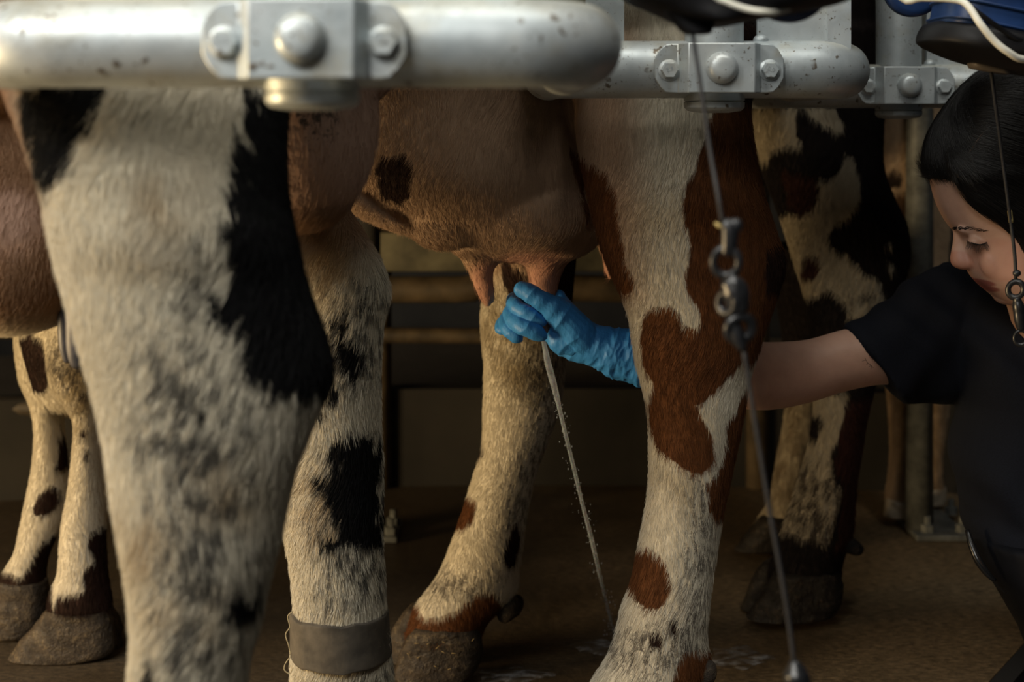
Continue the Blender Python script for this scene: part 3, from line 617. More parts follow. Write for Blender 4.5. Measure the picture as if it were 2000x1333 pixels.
# ---- cow 4: pale tan, far behind
D4 = 2.66
LA = rows([(180, 1640, 1860, 2.72, .10), (300, 1690, 1850, 2.71, .09), (420, 1700, 1850, 2.70, .08), (520, 1712, 1846, 2.69, .06), (640, 1726, 1830, 2.68, .05), (740, 1732, 1800), (820, 1738, 1785), (880, 1741, 1787), (940, 1735, 1790), (965, 1731, 1794), (985, 1733, 1798)], D4, .028)
LB = rows([(560, 1770, 1880, 2.80, .05), (700, 1790, 1862, 2.79, .04), (800, 1806, 1850, 2.78, .03), (860, 1808, 1842, 2.78, .026), (920, 1810, 1838, 2.78, .024), (965, 1806, 1842, 2.78, .028)], 2.78, .03)
trunk4 = tube([(.90, 2.76, 1.1), (.8, 2.78, 1.08), (.6, 2.84, 1.04), (.2, 2.96, 1.02), (0, 3.02, 1.06)], [.05, .15, .23, .25, .08], 22, 4)
cow4 = empty('dairy_cow', (.72, 2.72, 0), 'pale tan cow half hidden behind the galvanised upright post', 'cow', 'cows in the milking stalls')
M_COAT4 = dict(base=(.50, .36, .23), colA=(.03, .018, .012), colB=(.09, .05, .025), dirt=(.2, .13, .07))
me = fuse('body', [loft(LA, 3, 28), loft(LB, 3, 24), trunk4], .008, 4)
ch = paint(me, [('patch_a', circ(1748, 350, 16, 18), 2.63, (2.5, 2.8)), ('patch_b', [(1700, 380), (1800, 370), (1800, 560), (1700, 560)], 2.63, (2.5, 2.8)), ('dirt', [(1700, 700), (1900, 700), (1900, 960), (1750, 960)], 2.7, (2.5, 2.9))])
link('body', me, coat('tan_coat', **M_COAT4), cow4)
fur(cow4, me, ch, int(30000 * HAIR), .014, coat('tan_fur', is_hair=True, **M_COAT4), (1680, 200, 1880, 1000), (0, 0), .3, .0004, 4)
claws(cow4, claw([(975, 1732, 1796), (992, 1729, 1800), (1008, 1726, 1800)], 2.655, .026), claw([(972, 1742, 1800), (990, 1738, 1804), (1000, 1735, 1806)], 2.71, .022), M_HORN_PALE)
claws(cow4, claw([(955, 1806, 1842), (970, 1800, 1844), (985, 1798, 1844)], 2.775, .02), claw([(952, 1812, 1846), (968, 1806, 1848), (978, 1806, 1848)], 2.82, .018), M_HORN_PALE)

# ------------------------------------------------------------------ stall rails
def hexbolt(c, r, h):
    prof = [(r * .98, 0), (r, -.0006), (r, -h * .75), (r * .86, -h)]
    return lathe(c, prof, 'y', 6)

def stall_rail(X, d, Z, left, right, label, grp, gus, mark=True):
    root = empty('stall_rail', (X, d, Z), label, 'rail', grp); r = .0302; R = .05
    pts = [(X - left + r, d + .32, Z), (X - left + r, d + R + .02, Z)]
    for k in range(1, 7):
        a = k / 7 * math.pi / 2; pts.append((X - left + r + R - R * math.cos(a), d + R - R * math.sin(a), Z))
    pts += [(X - left + r + R + .01, d, Z), (X, d, Z), (X + right - r - R - .01, d, Z)]
    for k in range(1, 7):
        a = (1 - k / 7) * math.pi / 2; pts.append((X + right - r - R + R * math.cos(a), d + R - R * math.sin(a), Z))
    pts += [(X + right - r, d + R + .02, Z), (X + right - r, d + .32, Z)]
    mesh('bumper_pipe', tube(pts, r, 40, 2), M_GALV, root)
    mesh('upright_post', lathe((X, d, 0), [(.0305, Z - .020), (.0308, Z), (.0308, Z + .75), (.03, Z + .752)], 'z', 40), M_GALV, root)
    # clamp: flat flanges with a raised saddle, cut at the corners
    t = .006; hz = .0255; f0 = d - r - .001; rise = .017
    prof = [(-.066, 0), (-.042, 0), (-.034, -rise), (.034, -rise), (.042, 0), (.066, 0)]
    sec = [(-.066, .016), (-.060, .0235), (-.056, hz), (-.042, hz), (-.034, hz), (.034, hz), (.042, hz), (.056, hz), (.060, .0235), (.066, .016)]
    V = []; 
    def fy(x):
        x = abs(x); return 0 if x > .042 else (-rise if x < .034 else -rise * (.042 - x) / .008)
    xs = [-.0665, -.064, -.060, -.055, -.048, -.042, -.040, -.036, -.034, -.02, 0, .02, .034, .036, .040, .042, .048, .055, .060, .064, .0665]
    for x in xs:
        k = max(0, (abs(x) - .052) / .0145); h = hz - .017 * k ** 2
        y = f0 + fy(x)
        V += [(X + x, y - t, Z - h), (X + x, y - t, Z + h), (X + x, y, Z + h), (X + x, y, Z - h)]
    Fc = [(0, 1, 2, 3)]; m = len(xs)
    for i in range(m - 1):
        for j in range(4): Fc.append((i * 4 + j, i * 4 + (j + 1) % 4, (i + 1) * 4 + (j + 1) % 4, (i + 1) * 4 + j))
    Fc.append(tuple((m - 1) * 4 + j for j in (3, 2, 1, 0)))
    cl = mesh('clamp_plate', (V, Fc), M_GALV, root, True, 25)
    b = cl.modifiers.new('b', 'BEVEL'); b.width = .0012; b.segments = 2; b.limit_method = 'ANGLE'; b.angle_limit = math.radians(40)
    mesh('rivet', lathe((X, f0 - rise - t, Z), [(.0165, .001), (.0162, -.003), (.0148, -.0075), (.012, -.0105), (.0095, -.0118), (.004, -.0122)], 'y', 36), M_GALV, root)
    for s in (-1, 1):
        bo = mesh('bolt', hexbolt((X + s * .0515, f0 - t, Z - .002), .0092, .0075), M_GALV, root, True, 30)
        if mark:
            fc = bpy.data.curves.new('stamp', 'FONT'); fc.body = '8.8'; fc.size = .0062; fc.extrude = .0003; fc.align_x = 'CENTER'; fc.align_y = 'CENTER'
            to = bpy.data.objects.new('stamp_text', fc); COL.objects.link(to); fm = bpy.data.meshes.new_from_object(to.evaluated_get(bpy.context.evaluated_depsgraph_get())); bpy.data.objects.remove(to)
            fo = link('stamp', fm, M_GALV, bo); fo['kind'] = 'stuff'; fo.location += Vector((X + s * .0515, f0 - t - .0076, Z - .001)); fo.rotation_euler = (math.pi / 2, s * .35, 0)
        mesh('washer', cyl((X + s * .0515, f0 - t + .0003, Z - .002), .0112, -.0016, 'y', 24), M_GALV, bo)
    mesh('end_cap', lathe((X, d, 0), [(.0318, Z - .0245), (.0318, Z - .0325), (.0300, Z - .0335), (.0318, Z - .0345), (.0315, Z - .040), (.028, Z - .0435), (.015, Z - .0455)], 'z', 40), M_GALV, root, True, 40)
    for (a0, a1, fold) in gus:
        V = [(X + a0, Z + .018), (X + a1, Z + .018), (X + a1, Z + .5), (X + a0, Z + .5)]
        mesh('gusset_plate', prism(V, d + .004, d + .011), M_GALV, root, False)
        if fold: mesh('gusset_lip', box(X + fold, X + a1 + .001, d - .001, d + .0035, Z + .02, Z + .5), M_GALV, root, False)
        bm_ = ell((X + a0 + .003, d - .0, Z + .031), (.008, .008, .006)); mesh('weld_bead', bm_, M_GALV, root)
    return root
GR = 'bent pipe rails of the stalls'
stall_rail(-.1345, .958, .811, .252, .212, 'galvanised bent pipe rail in front of the speckled cow, largest and blurriest', GR, [(.046, .14, None)])
stall_rail(.2127, 1.496, .8117, .20, .174, 'galvanised bent pipe rail crossing in front of the red and white leg', GR, [(.0458, .1427, .119), (-.135, -.0945, None)])
stall_rail(.5355, 1.97, .805, .19, .22, 'galvanised pipe rail partly hidden behind the milker\'s dark hair', GR, [(.04, .13, None)])

up = empty('upright_post', (P(1796, 0, 2.6).x, 2.6, 0), 'galvanised upright post on a bolted floor plate behind the dark cow', 'post')
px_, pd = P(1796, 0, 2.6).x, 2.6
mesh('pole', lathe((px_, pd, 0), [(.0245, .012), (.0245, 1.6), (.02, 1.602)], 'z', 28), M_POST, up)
def base_plate(root, x0, x1, d0, d1, bolts):
    a = P(x0, 0, d0).x; c = P(x1, 0, d0).x
    mesh('base_plate', box(a, c, d0, d1, .001, .012, .002), M_POST, root, False)
    for bx, bd in bolts:
        X = P(bx, 0, bd).x
        mesh('anchor_nut', lathe((X, bd, .012), [(.0125, 0), (.0125, .013), (.006, .0135), (.006, .027), (.005, .028)], 'z', 6), M_POST, root, False)
base_plate(up, 1790, 1895, 2.55, 2.72, [(1812, 2.575), (1880, 2.575), (1858, 2.69)])
up2 = empty('upright_post', (P(735, 0, 2.62).x, 2.62, 0), 'dim upright post with a floor plate behind the banded leg', 'post')
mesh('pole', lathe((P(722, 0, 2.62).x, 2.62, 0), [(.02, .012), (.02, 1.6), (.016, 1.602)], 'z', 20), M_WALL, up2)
base_plate(up2, 690, 775, 2.54, 2.66, [(764, 2.56), (768, 2.62)])

# ------------------------------------------------------------------ cord retractors overhead
def retract_a():
    r = empty('cord_retractor', P(1440, 0, 1.06), 'blurred black cord retractor with blue disc hanging above the second rail', 'retractor', 'cord retractors over the rails')
    mesh('housing', loft(rows([(-330, 1300, 1560), (-200, 1250, 1620), (-90, 1216, 1662), (-20, 1214, 1662), (2, 1224, 1655), (18, 1262, 1590), (36, 1306, 1490), (46, 1340, 1440)], 1.05, .06), 4, 40, 2.6), M_BLACK, r)
    mesh('cord_guide', loft(rows([(24, 1296, 1400), (40, 1312, 1396), (60, 1330, 1390), (66, 1340, 1387)], 1.03, .014), 4, 24, 4), M_BLACK, r)
    mesh('disc', lathe(P(1541, -42, 1.10), [(.026, -.012), (.0335, -.010), (.0345, 0), (.0335, .010), (.026, .012)], 'y', 40), M_BLUE, r)
    mesh('hose', px_tube([(1290, -900, 1.04), (1285, -500, 1.0), (1310, -130, .985), (1390, -16, .99), (1420, 4, .99), (1455, 17, .99), (1490, 23, .99), (1516, 23, 1.0), (1560, 0, 1.02), (1610, -100, 1.03), (1640, -500, 1.05), (1630, -900, 1.06)], .0022, 14), M_HOSE, r)
    mesh('hanger', cyl(P(1440, -320, 1.05), .012, .75), M_GALV, r); mesh('collar', cyl(P(1440, -322, 1.05), .03, .03), M_BLACK, r)
    return r
def retract_b():
    r = empty('cord_retractor', P(1920, 40, 1.42), 'blue and black cord retractor with a white hose above the milker\'s head', 'retractor', 'cord retractors over the rails')
    d = 1.42
    mesh('housing', loft([(1860, -170, 2040, -130, d, .05), (1846, -60, 2018, -20, d, .052), (1834, 20, 2008, 56, d, .054), (1826, 46, 2006, 84, d, .055)], 4, 40, 4), M_BLUE, r)
    for k in range(4):
        y = -66 + 34 * k; x = 1850 - 6.5 * k
        mesh('rib', loft([(x - 5, y - 2, x + 178, y + 36, d, .058), (x - 5, y + 2, x + 178, y + 40, d, .058)], 1, 40, 4), M_BLUE, r)
    mesh('skirt', loft([(1822, 42, 2064, 92, d, .064), (1806, 50, 2078, 104, d, .070), (1796, 72, 2080, 128, d, .072), (1802, 86, 2072, 138, d, .068), (1846, 108, 2046, 146, d, .052), (1886, 122, 2010, 148, d, .032)], 4, 48, 2.2), M_BLACK, r)
    mesh('cord_guide', loft([(1892, 122, 1970, 136, d, .015), (1895, 132, 1966, 146, d, .014)], 2, 24, 4), plain('grey_plastic', (.12, .10, .08), .5), r)
    mesh('disc', lathe(P(1783, -24, 1.5), [(.024, -.010), (.0305, -.008), (.031, 0), (.0305, .008), (.024, .010)], 'y', 40), M_BLUE, r)
    mesh('hose', px_tube([(1700, -1000, 1.42), (1705, -500, 1.40), (1722, -90, 1.38), (1762, -4, 1.37), (1800, -4, 1.36), (1856, -2, 1.34), (1887, 8, 1.33), (1914, 46, 1.32), (1941, 79, 1.32), (1968, 101, 1.32), (2000, 116, 1.33), (2060, 104, 1.36), (2110, 0, 1.40), (2120, -400, 1.43), (2110, -1000, 1.45)], .0034, 16), M_HOSE, r)
    mesh('hanger', cyl(P(1950, -160, 1.42), .012, .75), M_GALV, r); mesh('collar', cyl(P(1950, -165, 1.42), .028, .03), M_BLACK, r)
    prop(mesh('hose', px_tube([(1880, 0, 1.35), (1912, 26, 1.34), (1960, 60, 1.345), (1992, 78, 1.35), (2030, 84, 1.37)], .0026, 12), M_BLACK, r), 'thin black hose')
retract_a(); retract_b()

def cord(d, pts, label, loc): 
    r = empty('hanging_cord', loc, label, 'cord', 'cords hanging from the retractors'); return r
ca = cord(1.0, None, 'black cord with a chain of dark plastic links in front of the red cow', P(1352, 66, 1.02))
dA = .985
mesh('cord', px_tube([(1352, 62, 1.025), (1366, 150, 1.01), (1386, 290, 1.0), (1402, 380, dA), (1412, 440, dA)], .0016, 10), M_CORD, ca)
mesh('cord', px_tube([(1452, 680, dA), (1466, 770, dA), (1484, 880, dA), (1504, 1000, dA), (1524, 1110, dA), (1540, 1210, dA), (1553, 1310, dA)], .0017, 10), M_CORD, ca)
s = dA / F
def blob(x, y, rx, ry, rz, rot=0): return ell(P(x, y, dA), (rx * s, rz * s, ry * s), rot)
mesh('clip', fuse('clip', [blob(1437, 441, 15, 15, 15), px_tube([(1410, 436, dA), (1424, 446, dA), (1424, 480, dA), (1418, 500, dA)], [.004, .006, .006, .004])], .0012, 2), M_CHAIN, ca)
prop(mesh('knot', blob(1404, 441, 10, 4, 5, -.6), M_TAPE, ca), 'pale yellow knot end')
mesh('chain_link', torus(P(1418, 512, dA), 25 * s, 8 * s, (.25, 1, .1), sq=1.1), M_CHAIN, ca)
mesh('chain_link', fuse('chain_link', [torus(P(1428, 560, dA), 20 * s, 9 * s, (1, .5, .2)), px_tube([(1420, 545, dA), (1436, 570, dA), (1444, 610, dA)], [.006, .0098, .007])], .0012, 2), M_CHAIN, ca)
mesh('chain_link', torus(P(1420, 592, dA), 20 * s, 8 * s, (.8, .6, .1), sq=1.2), M_CHAIN, ca)
mesh('chain_link', torus(P(1445, 642, dA), 25 * s, 10 * s, (-.2, 1, .3), sq=1.0), M_CHAIN, ca)
mesh('clip', px_tube([(1432, 625, dA), (1440, 656, dA), (1452, 684, dA)], [.004, .0055, .003]), M_CHAIN, ca)
mesh('end_knob', fuse('end_knob', [blob(1556, 1322, 26, 20, 26), px_tube([(1550, 1290, dA), (1556, 1318, dA), (1562, 1360, dA), (1566, 1420, dA)], [.003, .0085, .0095, .008])], .0015, 3), M_CHAIN, ca)
cb = cord(1.5, None, 'thin black cord with a small ring and clip hanging beside the milker\'s face', P(1936, 146, 1.42))
dB = 1.47; s = dB / F
mesh('cord', px_tube([(1936, 142, 1.42), (1945, 210, 1.43), (1957, 300, 1.45), (1966, 370, 1.46), (1975, 440, dB), (1982, 500, dB), (1984, 545, dB)], .0018, 10), M_CORD, cb)
prop(mesh('cord_wrap', px_tube([(1972, 412, 1.468), (1975, 435, dB)], .0023, 10), M_TAPE, cb), 'yellowish frayed wrap')
mesh('ring', torus(P(1984, 566, dB), 14 * s, 5.5 * s, (.5, 1, 0), sq=1.15), M_CHAIN, cb)
mesh('bead', ell(P(1986, 534, dB), (8 * s, 8 * s, 7 * s)), M_CHAIN, cb)
mesh('clip', fuse('clip', [ell(P(1990, 604, dB), (12 * s, 12 * s, 22 * s), .2), px_tube([(1986, 580, dB), (1992, 620, dB), (1994, 645, dB)], [.004, .0065, .004])], .0012, 2), M_CHAIN, cb)
mesh('ring', torus(P(1994, 660, dB), 12 * s, 3.5 * s, (.3, 1, 0), sq=1.2), M_CHAIN, cb)

# ------------------------------------------------------------------ the milker
DP = 1.80; SP = DP / F
M_SKIN, nt, b = newmat('skin')
tc = N(nt, 'ShaderNodeTexCoord'); n1 = noise(nt, tc.outputs['Object'], 40, 4); 
c = ramp(nt, n1, [(.3, (.53, .315, .225)), (.7, (.62, .38, .28))])
lip = N(nt, 'ShaderNodeAttribute', attribute_name='lip').outputs['Fac']; chk = N(nt, 'ShaderNodeAttribute', attribute_name='blush').outputs['Fac']
c = mix(nt, math2(nt, 'MULTIPLY', chk, .5), c, (.45, .15, .09)); c = mix(nt, lip, c, (.33, .11, .085))
nt.links.new(c, b.inputs['Base Color']); b.inputs['Roughness'].default_value = .48; b.inputs['Subsurface Weight'].default_value = .12
b.inputs['Subsurface Radius'].default_value = (.008, .003, .0015); b.inputs['Subsurface Scale'].default_value = .5
bump(nt, b, noise(nt, tc.outputs['Object'], 700, 2), .12, .0006)
M_SHIRT = plain('navy_cotton', (.0055, .0068, .0115), .85, nscale=500, nvar=.35, bumpk=.25, spec=.2)
M_TROUS = plain('black_waterproof', (.005, .0056, .0078), .6, nscale=30, nvar=.3, bumpk=.2, spec=.15)
M_STRAP = plain('black_glossy_strap', (.01, .01, .01), .25)
M_HAIR = plain('black_hair', (.0035, .0027, .0024), .42, nscale=80, nvar=.5, spec=.4)
M_LASH = plain('dark_lashes', (.012, .008, .006), .6)
mg, nt, b = newmat('blue_nitrile'); M_GLOVE = mg
tc = N(nt, 'ShaderNodeTexCoord'); o_ = tc.outputs['Object']
gn = noise(nt, o_, 55, 4, .6); w1 = noise(nt, o_, 120, 3, .6, (1.6, 1, .5))
nt.links.new(ramp(nt, gn, [(.3, (.028, .185, .50)), (.7, (.042, .235, .60))]), b.inputs['Base Color']); b.inputs['Roughness'].default_value = .5; b.inputs['Specular IOR Level'].default_value = .35
bump(nt, b, math2(nt, 'ADD', w1, gn), .35, .003)

man = empty('person', (P(2060, 0, DP).x, DP, -.9), 'woman with black hair in a navy t-shirt and blue glove reaching for the udder', 'person')
DH = 1.72; SH = DH / F
FACE = rows([(255, 1850, 2100, DH, .050), (300, 1824, 2112, DH, .058), (344, 1818, 2116, DH, .064), (371, 1822, 2116, DH, .065), (400, 1831, 2114, DH, .065), (426, 1844, 2112, DH, .064), (443, 1856, 2110, DH, .063), (456, 1868, 2108, DH, .062), (475, 1877, 2104, DH, .061), (500, 1883, 2098, DH, .061), (525, 1890, 2088, DH, .060), (541, 1899, 2078, DH, .057), (556, 1912, 2068, DH, .052), (570, 1929, 2056, DH, .046), (582, 1944, 2044, DH, .038), (592, 1960, 2030, DH, .028), (597, 1975, 2015, DH, .014)], DH, .06)
faceg = loft(FACE, 3, 44, 2.0)
cran = ell(P(1985, 325, DH), (138 * SH, .074, 130 * SH), -.3)
NOSE = loft([(1857, 440, 1890, 440, DH, .007), (1861, 452, 1895, 458, DH, .0075), (1861, 472, 1900, 475, DH, .0085), (1858, 491, 1905, 492, DH, .0105), (1856, 505, 1910, 505, DH, .0135), (1859, 517, 1908, 515, DH, .014), (1868, 524, 1902, 522, DH, .011), (1880, 527, 1896, 526, DH, .006)], 4, 24)
ala = [ell(P(1900, 512, DH - sg * .012), (11 * SH, .0065, 10 * SH), .3) for sg in (-1, 1)]
lips = [ell(P(1913, 546, DH), (17 * SH, .019, 7 * SH), -.55), ell(P(1928, 560, DH), (14 * SH, .018, 7.5 * SH), -.75)]
chin = ell(P(1962, 576, DH), (24 * SH, .020, 19 * SH), -.3)
lids = [ell(P(1909, 474, DH + sg * .032), (19 * SH, .0085, 12 * SH), -.25) for sg in (-1, 1)]
brow = [ell(P(1902, 450, DH + sg * .026), (34 * SH, .009, 11 * SH), -.1) for sg in (-1, 1)]
cheek = [ell(P(1955, 512, DH + sg * .030), (44 * SH, .018, 40 * SH), -.6) for sg in (-1, 1)]
neck = tube([P(2035, 540, DH + .01), P(2060, 610, 1.78), P(2085, 700, 1.85)], [.05, .054, .062], 24, 4)
ARM = loft([(1900, 590, 1910, 740, 1.87, .048), (1800, 620, 1815, 760, 1.86, .048), (1730, 628, 1745, 752, 1.845, .043), (1690, 636, 1708, 752, 1.835, .040), (1640, 647, 1650, 764, 1.825, .038), (1580, 664, 1585, 784, 1.81, .039), (1520, 669, 1523, 798, 1.79, .040), (1470, 668, 1466, 800, 1.77, .040), (1400, 664, 1392, 788, 1.765, .037), (1320, 655, 1308, 768, 1.76, .032), (1240, 652, 1228, 736, 1.755, .026), (1190, 650, 1180, 716, 1.755, .020), (1140, 630, 1110, 690, 1.755, .013)], 4, 36)
ARML = tube([P(2200, 640, 1.72), P(2240, 800, 1.66), P(2200, 1000, 1.58), P(2150, 1100, 1.50), P(2120, 1140, 1.47)], [.05, .046, .04, .03, .03], 20, 4)
TOR = loft(rows([(585, 1900, 2190, 1.87, .06), (650, 1850, 2200, 1.87, .10), (780, 1890, 2220, 1.86, .115), (950, 1884, 2225, 1.84, .11), (1080, 1920, 2250, 1.82, .105), (1250, 2010, 2290, 1.80, .11), (1400, 2040, 2320, 1.81, .11)], 1.8, .1), 3, 36, 2.4)
me = fuse('body', [faceg, cran, NOSE, lips[0], lips[1], chin, neck, ARM, ARML, TOR] + ala + lids + brow + cheek, .0022, 3)
co = coords(me)
def near(c, r): return np.clip(1.3 - np.linalg.norm((co - np.array(c)) / np.array(r), axis=1), 0, .25) * 4
lp = np.maximum(near(P(1914, 549, DH), (20 * SH, .034, 7 * SH)), near(P(1926, 560, DH), (17 * SH, .030, 7 * SH)))
attr(me, 'lip', lp); bl = np.maximum(near(P(1870, 512, DH), (26 * SH, .03, 20 * SH)), near(P(1950, 510, DH - .05), (45 * SH, .04, 36 * SH)) * .6); attr(me, 'blush', bl)
body = link('body', me, M_SKIN, man)
bvh = BVHTree.FromPolygons([tuple(v) for v in co], [tuple(p.vertices) for p in me.polygons])
def on_skin(x, y, lift=0.0005):
    o = Vector((0, 0, H)); dr = (P(x, y, 1.0) - o).normalized()
    h, nrm, i, dist = bvh.ray_cast(o + dr * 1.2, dr)
    return (h - dr * lift) if h is not None else P(x, y, DP)
def strand(pts, r, n=5, lift=.0005): return tube([on_skin(x, y, lift) for x, y in pts], r, n, 3)
br = []
for i in range(64):
    t = random.random() ** 1.5; x = 1858 + 66 * t; y = 447.5 - 2.5 * math.sin(t * 3) + 6 * t * t + random.uniform(-3, 3) * (1 - .5 * t)
    br.append(strand([(x, y + 1), (x + 5, y - 1), (x + 9, y - .4)], [.00026, .00022, .00006]))
mesh('eyebrow', join(*br), M_LASH, man)
ls = []
for i in range(26):
    t = i / 25; x = 1890 + 36 * t; y = 471 + 6 * math.sin(t * math.pi) ** 1.0 + 2 * t
    p = on_skin(x, y, .0003); q = p + Vector(((-9 + 14 * t) * SP * .8, -.004, -random.uniform(9, 16) * SP))
    ls.append(tube([p, (p + q) / 2 + Vector((0, -.0012, -.0004)), q], [.00035, .0003, .00008], 5, 2))
ls.append(strand([(1888, 470), (1898, 474.5), (1908, 477.5), (1918, 478), (1928, 474)], [.0003, .0006, .0007, .0006, .0003], 6))
mesh('eyelashes', join(*ls), M_LASH, man)
tt = [strand(p, .00028, 5, .0001) for p in ([(1684, 706), (1691, 704), (1694, 709)], [(1689, 699), (1692, 705)], [(1694, 709), (1700, 713), (1706, 719)], [(1697, 717), (1702, 714), (1701, 722)], [(1692, 712), (1696, 711)])]
mesh('tattoo', join(*tt), plain('tattoo_ink', (.05, .035, .03), .6), man)

# hair: a cap and two curtains, with strands running back from the brow
HC = loft(rows([(128, 1950, 2060, DH, .035), (136, 1930, 2080, DH, .055), (156, 1900, 2100, DH, .070), (192, 1866, 2118, DH, .080), (240, 1832, 2128, DH, .085), (280, 1814, 2132, DH, .087), (315, 1808, 2134, DH, .086), (334, 1810, 2134, DH, .083), (346, 1822, 2134, DH, .074)], DH, .08), 4, 48)
def curtain(sg):
    dd = DH + sg * .066
    return loft(rows([(300, 1850, 2130, DH + sg * .05, .03), (340, 1858, 2130, dd, .022), (352, 1866, 2130, dd, .021), (376, 1882, 2130, dd, .020), (400, 1900, 2130, dd, .020), (419, 1926, 2132, dd, .021), (443, 1962, 2134, dd, .022), (470, 1990, 2136, dd, .022), (520, 2016, 2138, dd, .024), (600, 2036, 2130, dd, .022), (680, 2050, 2120, dd, .015)], dd, .02), 4, 32)
hm = fuse('hair', [HC, curtain(-1), curtain(1), ell(P(2080, 420, DH), (.04, .07, .1))], .0022, 3)
hair = link('hair', hm, M_HAIR, man)
hco, hno = coords(hm), normals(hm)
px = 1000 + hco[:, 0] / hco[:, 1] * F; py = HY - (hco[:, 2] - H) / hco[:, 1] * F
idx = np.where((px > 1790) & (px < 2060) & (py > 110) & (py < 560) & (hno[:, 1] < .4))[0]
nh = 16000; pick = RNG.choice(idx, nh); p = hco[pick] + RNG.normal(0, .001, (nh, 3)); nr = hno[pick]
qx, qy = px[pick], py[pick]
ang = np.where(qx < 1900, -.9, -.35) + np.clip((qy - 300) / 300, 0, .7) * -.7      # strands run back and down from the parting
g = np.c_[np.cos(ang), np.zeros(nh), np.sin(ang)] + RNG.normal(0, .06, (nh, 3))
t = g - nr * np.einsum('ij,ij->i', g, nr)[:, None]; t /= np.linalg.norm(t, axis=1)[:, None]
L = RNG.uniform(.02, .05, nh); pts = np.stack([p + t * (L * (f - .5))[:, None] + nr * (.0014 - .0085 * (f - .5) ** 2 * (L[:, None] / .05)) for f in (0, .33, .67, 1)], 1)
cu = bpy.data.hair_curves.new('hair_strands'); cu.add_curves([4] * nh); cu.attributes['position'].data.foreach_set('vector', pts.astype(np.float32).ravel())
(cu.attributes.get('radius') or cu.attributes.new('radius', 'FLOAT', 'POINT')).data.foreach_set('value', np.tile(np.array([.4, 1, 1, .2]) * .00013, nh).astype(np.float32))
cu.materials.append(M_HAIR); hs = bpy.data.objects.new('hair_strands', cu); COL.objects.link(hs); hs.parent = hair; hs['kind'] = 'stuff'
ws = [strand(pp, [.00025, .00022, .0002, .00012], 4, .0025) for pp in ([(1868, 346), (1874, 372), (1892, 398), (1935, 425)], [(1874, 346), (1884, 380), (1906, 404), (1950, 436)], [(1862, 348), (1870, 366), (1880, 388), (1910, 414)], [(1880, 350), (1895, 384), (1925, 410), (1966, 446)], [(1832, 342), (1838, 352), (1848, 356), (1858, 352)])]
mesh('loose_strand', join(*ws), M_HAIR, man)

hb = BVHTree.FromPolygons([tuple(v) for v in hco], [tuple(p.vertices) for p in hm.polygons])
pl = []
for x, y in ((1872, 347), (1882, 325), (1893, 300), (1908, 276), (1926, 254), (1946, 238)):
    dr_ = (P(x, y, 1.0) - Vector((0, 0, H))).normalized(); h_, _, _, _ = hb.ray_cast(Vector((0, 0, H)) + dr_ * 1.2, dr_); pl.append(h_ + dr_ * .0003)
prop(mesh('parting', tube(pl, [.0012, .0013, .0012, .001, .0008, .0003], 8, 4), plain('scalp_skin', (.12, .072, .052), .6), hair), 'pale line of scalp along the parting')
# clothes
SLEEVE = loft([(1960, 500, 1990, 800, 1.885, .06), (1880, 516, 1900, 796, 1.885, .068), (1830, 524, 1858, 788, 1.88, .068), (1790, 541, 1822, 786, 1.875, .066), (1732, 588, 1790, 790, 1.86, .060), (1690, 613, 1778, 790, 1.85, .055), (1656, 636, 1768, 788, 1.838, .051), (1648, 641, 1764, 786, 1.835, .049)], 4, 44)
STOR = loft(rows([(508, 1860, 2130, 1.90, .03), (518, 1840, 2180, 1.89, .04), (560, 1830, 2215, 1.88, .06), (610, 1835, 2220, 1.87, .09), (680, 1840, 2225, 1.86, .115), (780, 1874, 2240, 1.85, .128), (860, 1871, 2242, 1.84, .128), (920, 1868, 2245, 1.83, .124), (968, 1876, 2250, 1.825, .120), (1000, 1889, 2255, 1.82, .118), (1046, 1895, 2262, 1.81, .117), (1100, 1915, 2270, 1.80, .116), (1150, 1948, 2285, 1.79, .117)], 1.79, .12), 4, 48, 2.3)
SLEEVEL = tube([P(2150, 610, 1.80), P(2215, 690, 1.70), P(2240, 800, 1.66)], [.08, .07, .06], 24, 4)
shm = fuse('t_shirt', [SLEEVE, STOR, SLEEVEL], .0035, 3)
# soft drape folds
sc_, sn_ = coords(shm), normals(shm)
w = .0022 * np.sin(sc_[:, 0] * 95 + sc_[:, 2] * 60 + 2 * np.sin(sc_[:, 2] * 25)) + .0018 * np.sin(sc_[:, 2] * 70 - sc_[:, 0] * 45 + 1.5 * np.sin(sc_[:, 0] * 30))
shm.vertices.foreach_set('co', (sc_ + sn_ * w[:, None]).ravel()); shm.update()
link('t_shirt', shm, M_SHIRT, man)
TRO = [loft(rows([(1040, 1902, 2262, 1.79, .11), (1100, 1918, 2272, 1.79, .119), (1132, 1938, 2280, 1.79, .12), (1168, 1960, 2290, 1.79, .12), (1208, 1983, 2300, 1.79, .12), (1250, 2006, 2310, 1.80, .12), (1350, 2040, 2330, 1.80, .125), (1480, 2060, 2340, 1.80, .12)], 1.8, .12), 4, 40, 2.3)]
for sg in (-1, 1):
    dd = 1.80 + sg * .09; z = lambda y: y
    TRO.append(tube([(.78, dd, .0), (.775, dd, -.25), (.77, dd, -.45), (.785, dd, -.7), (.79, dd, -.86)], [.10, .085, .07, .062, .058], 24, 4))
link('trousers', fuse('trousers', TRO, .006, 3), M_TROUS, man)
for sg in (-1, 1): mesh('boot', join(ell((.73, 1.80 + sg * .09, -.86), (.13, .048, .04)), cyl((.78, 1.80 + sg * .09, -.88), .056, .16)), M_BLACK, man)
mesh('strap', px_tube([(1889, 1036, 1.76), (1898, 1066, 1.75), (1912, 1098, 1.74), (1931, 1124, 1.735), (1944, 1134, 1.735)], [.003, .0045, .005, .004, .002], 12), M_STRAP, man)

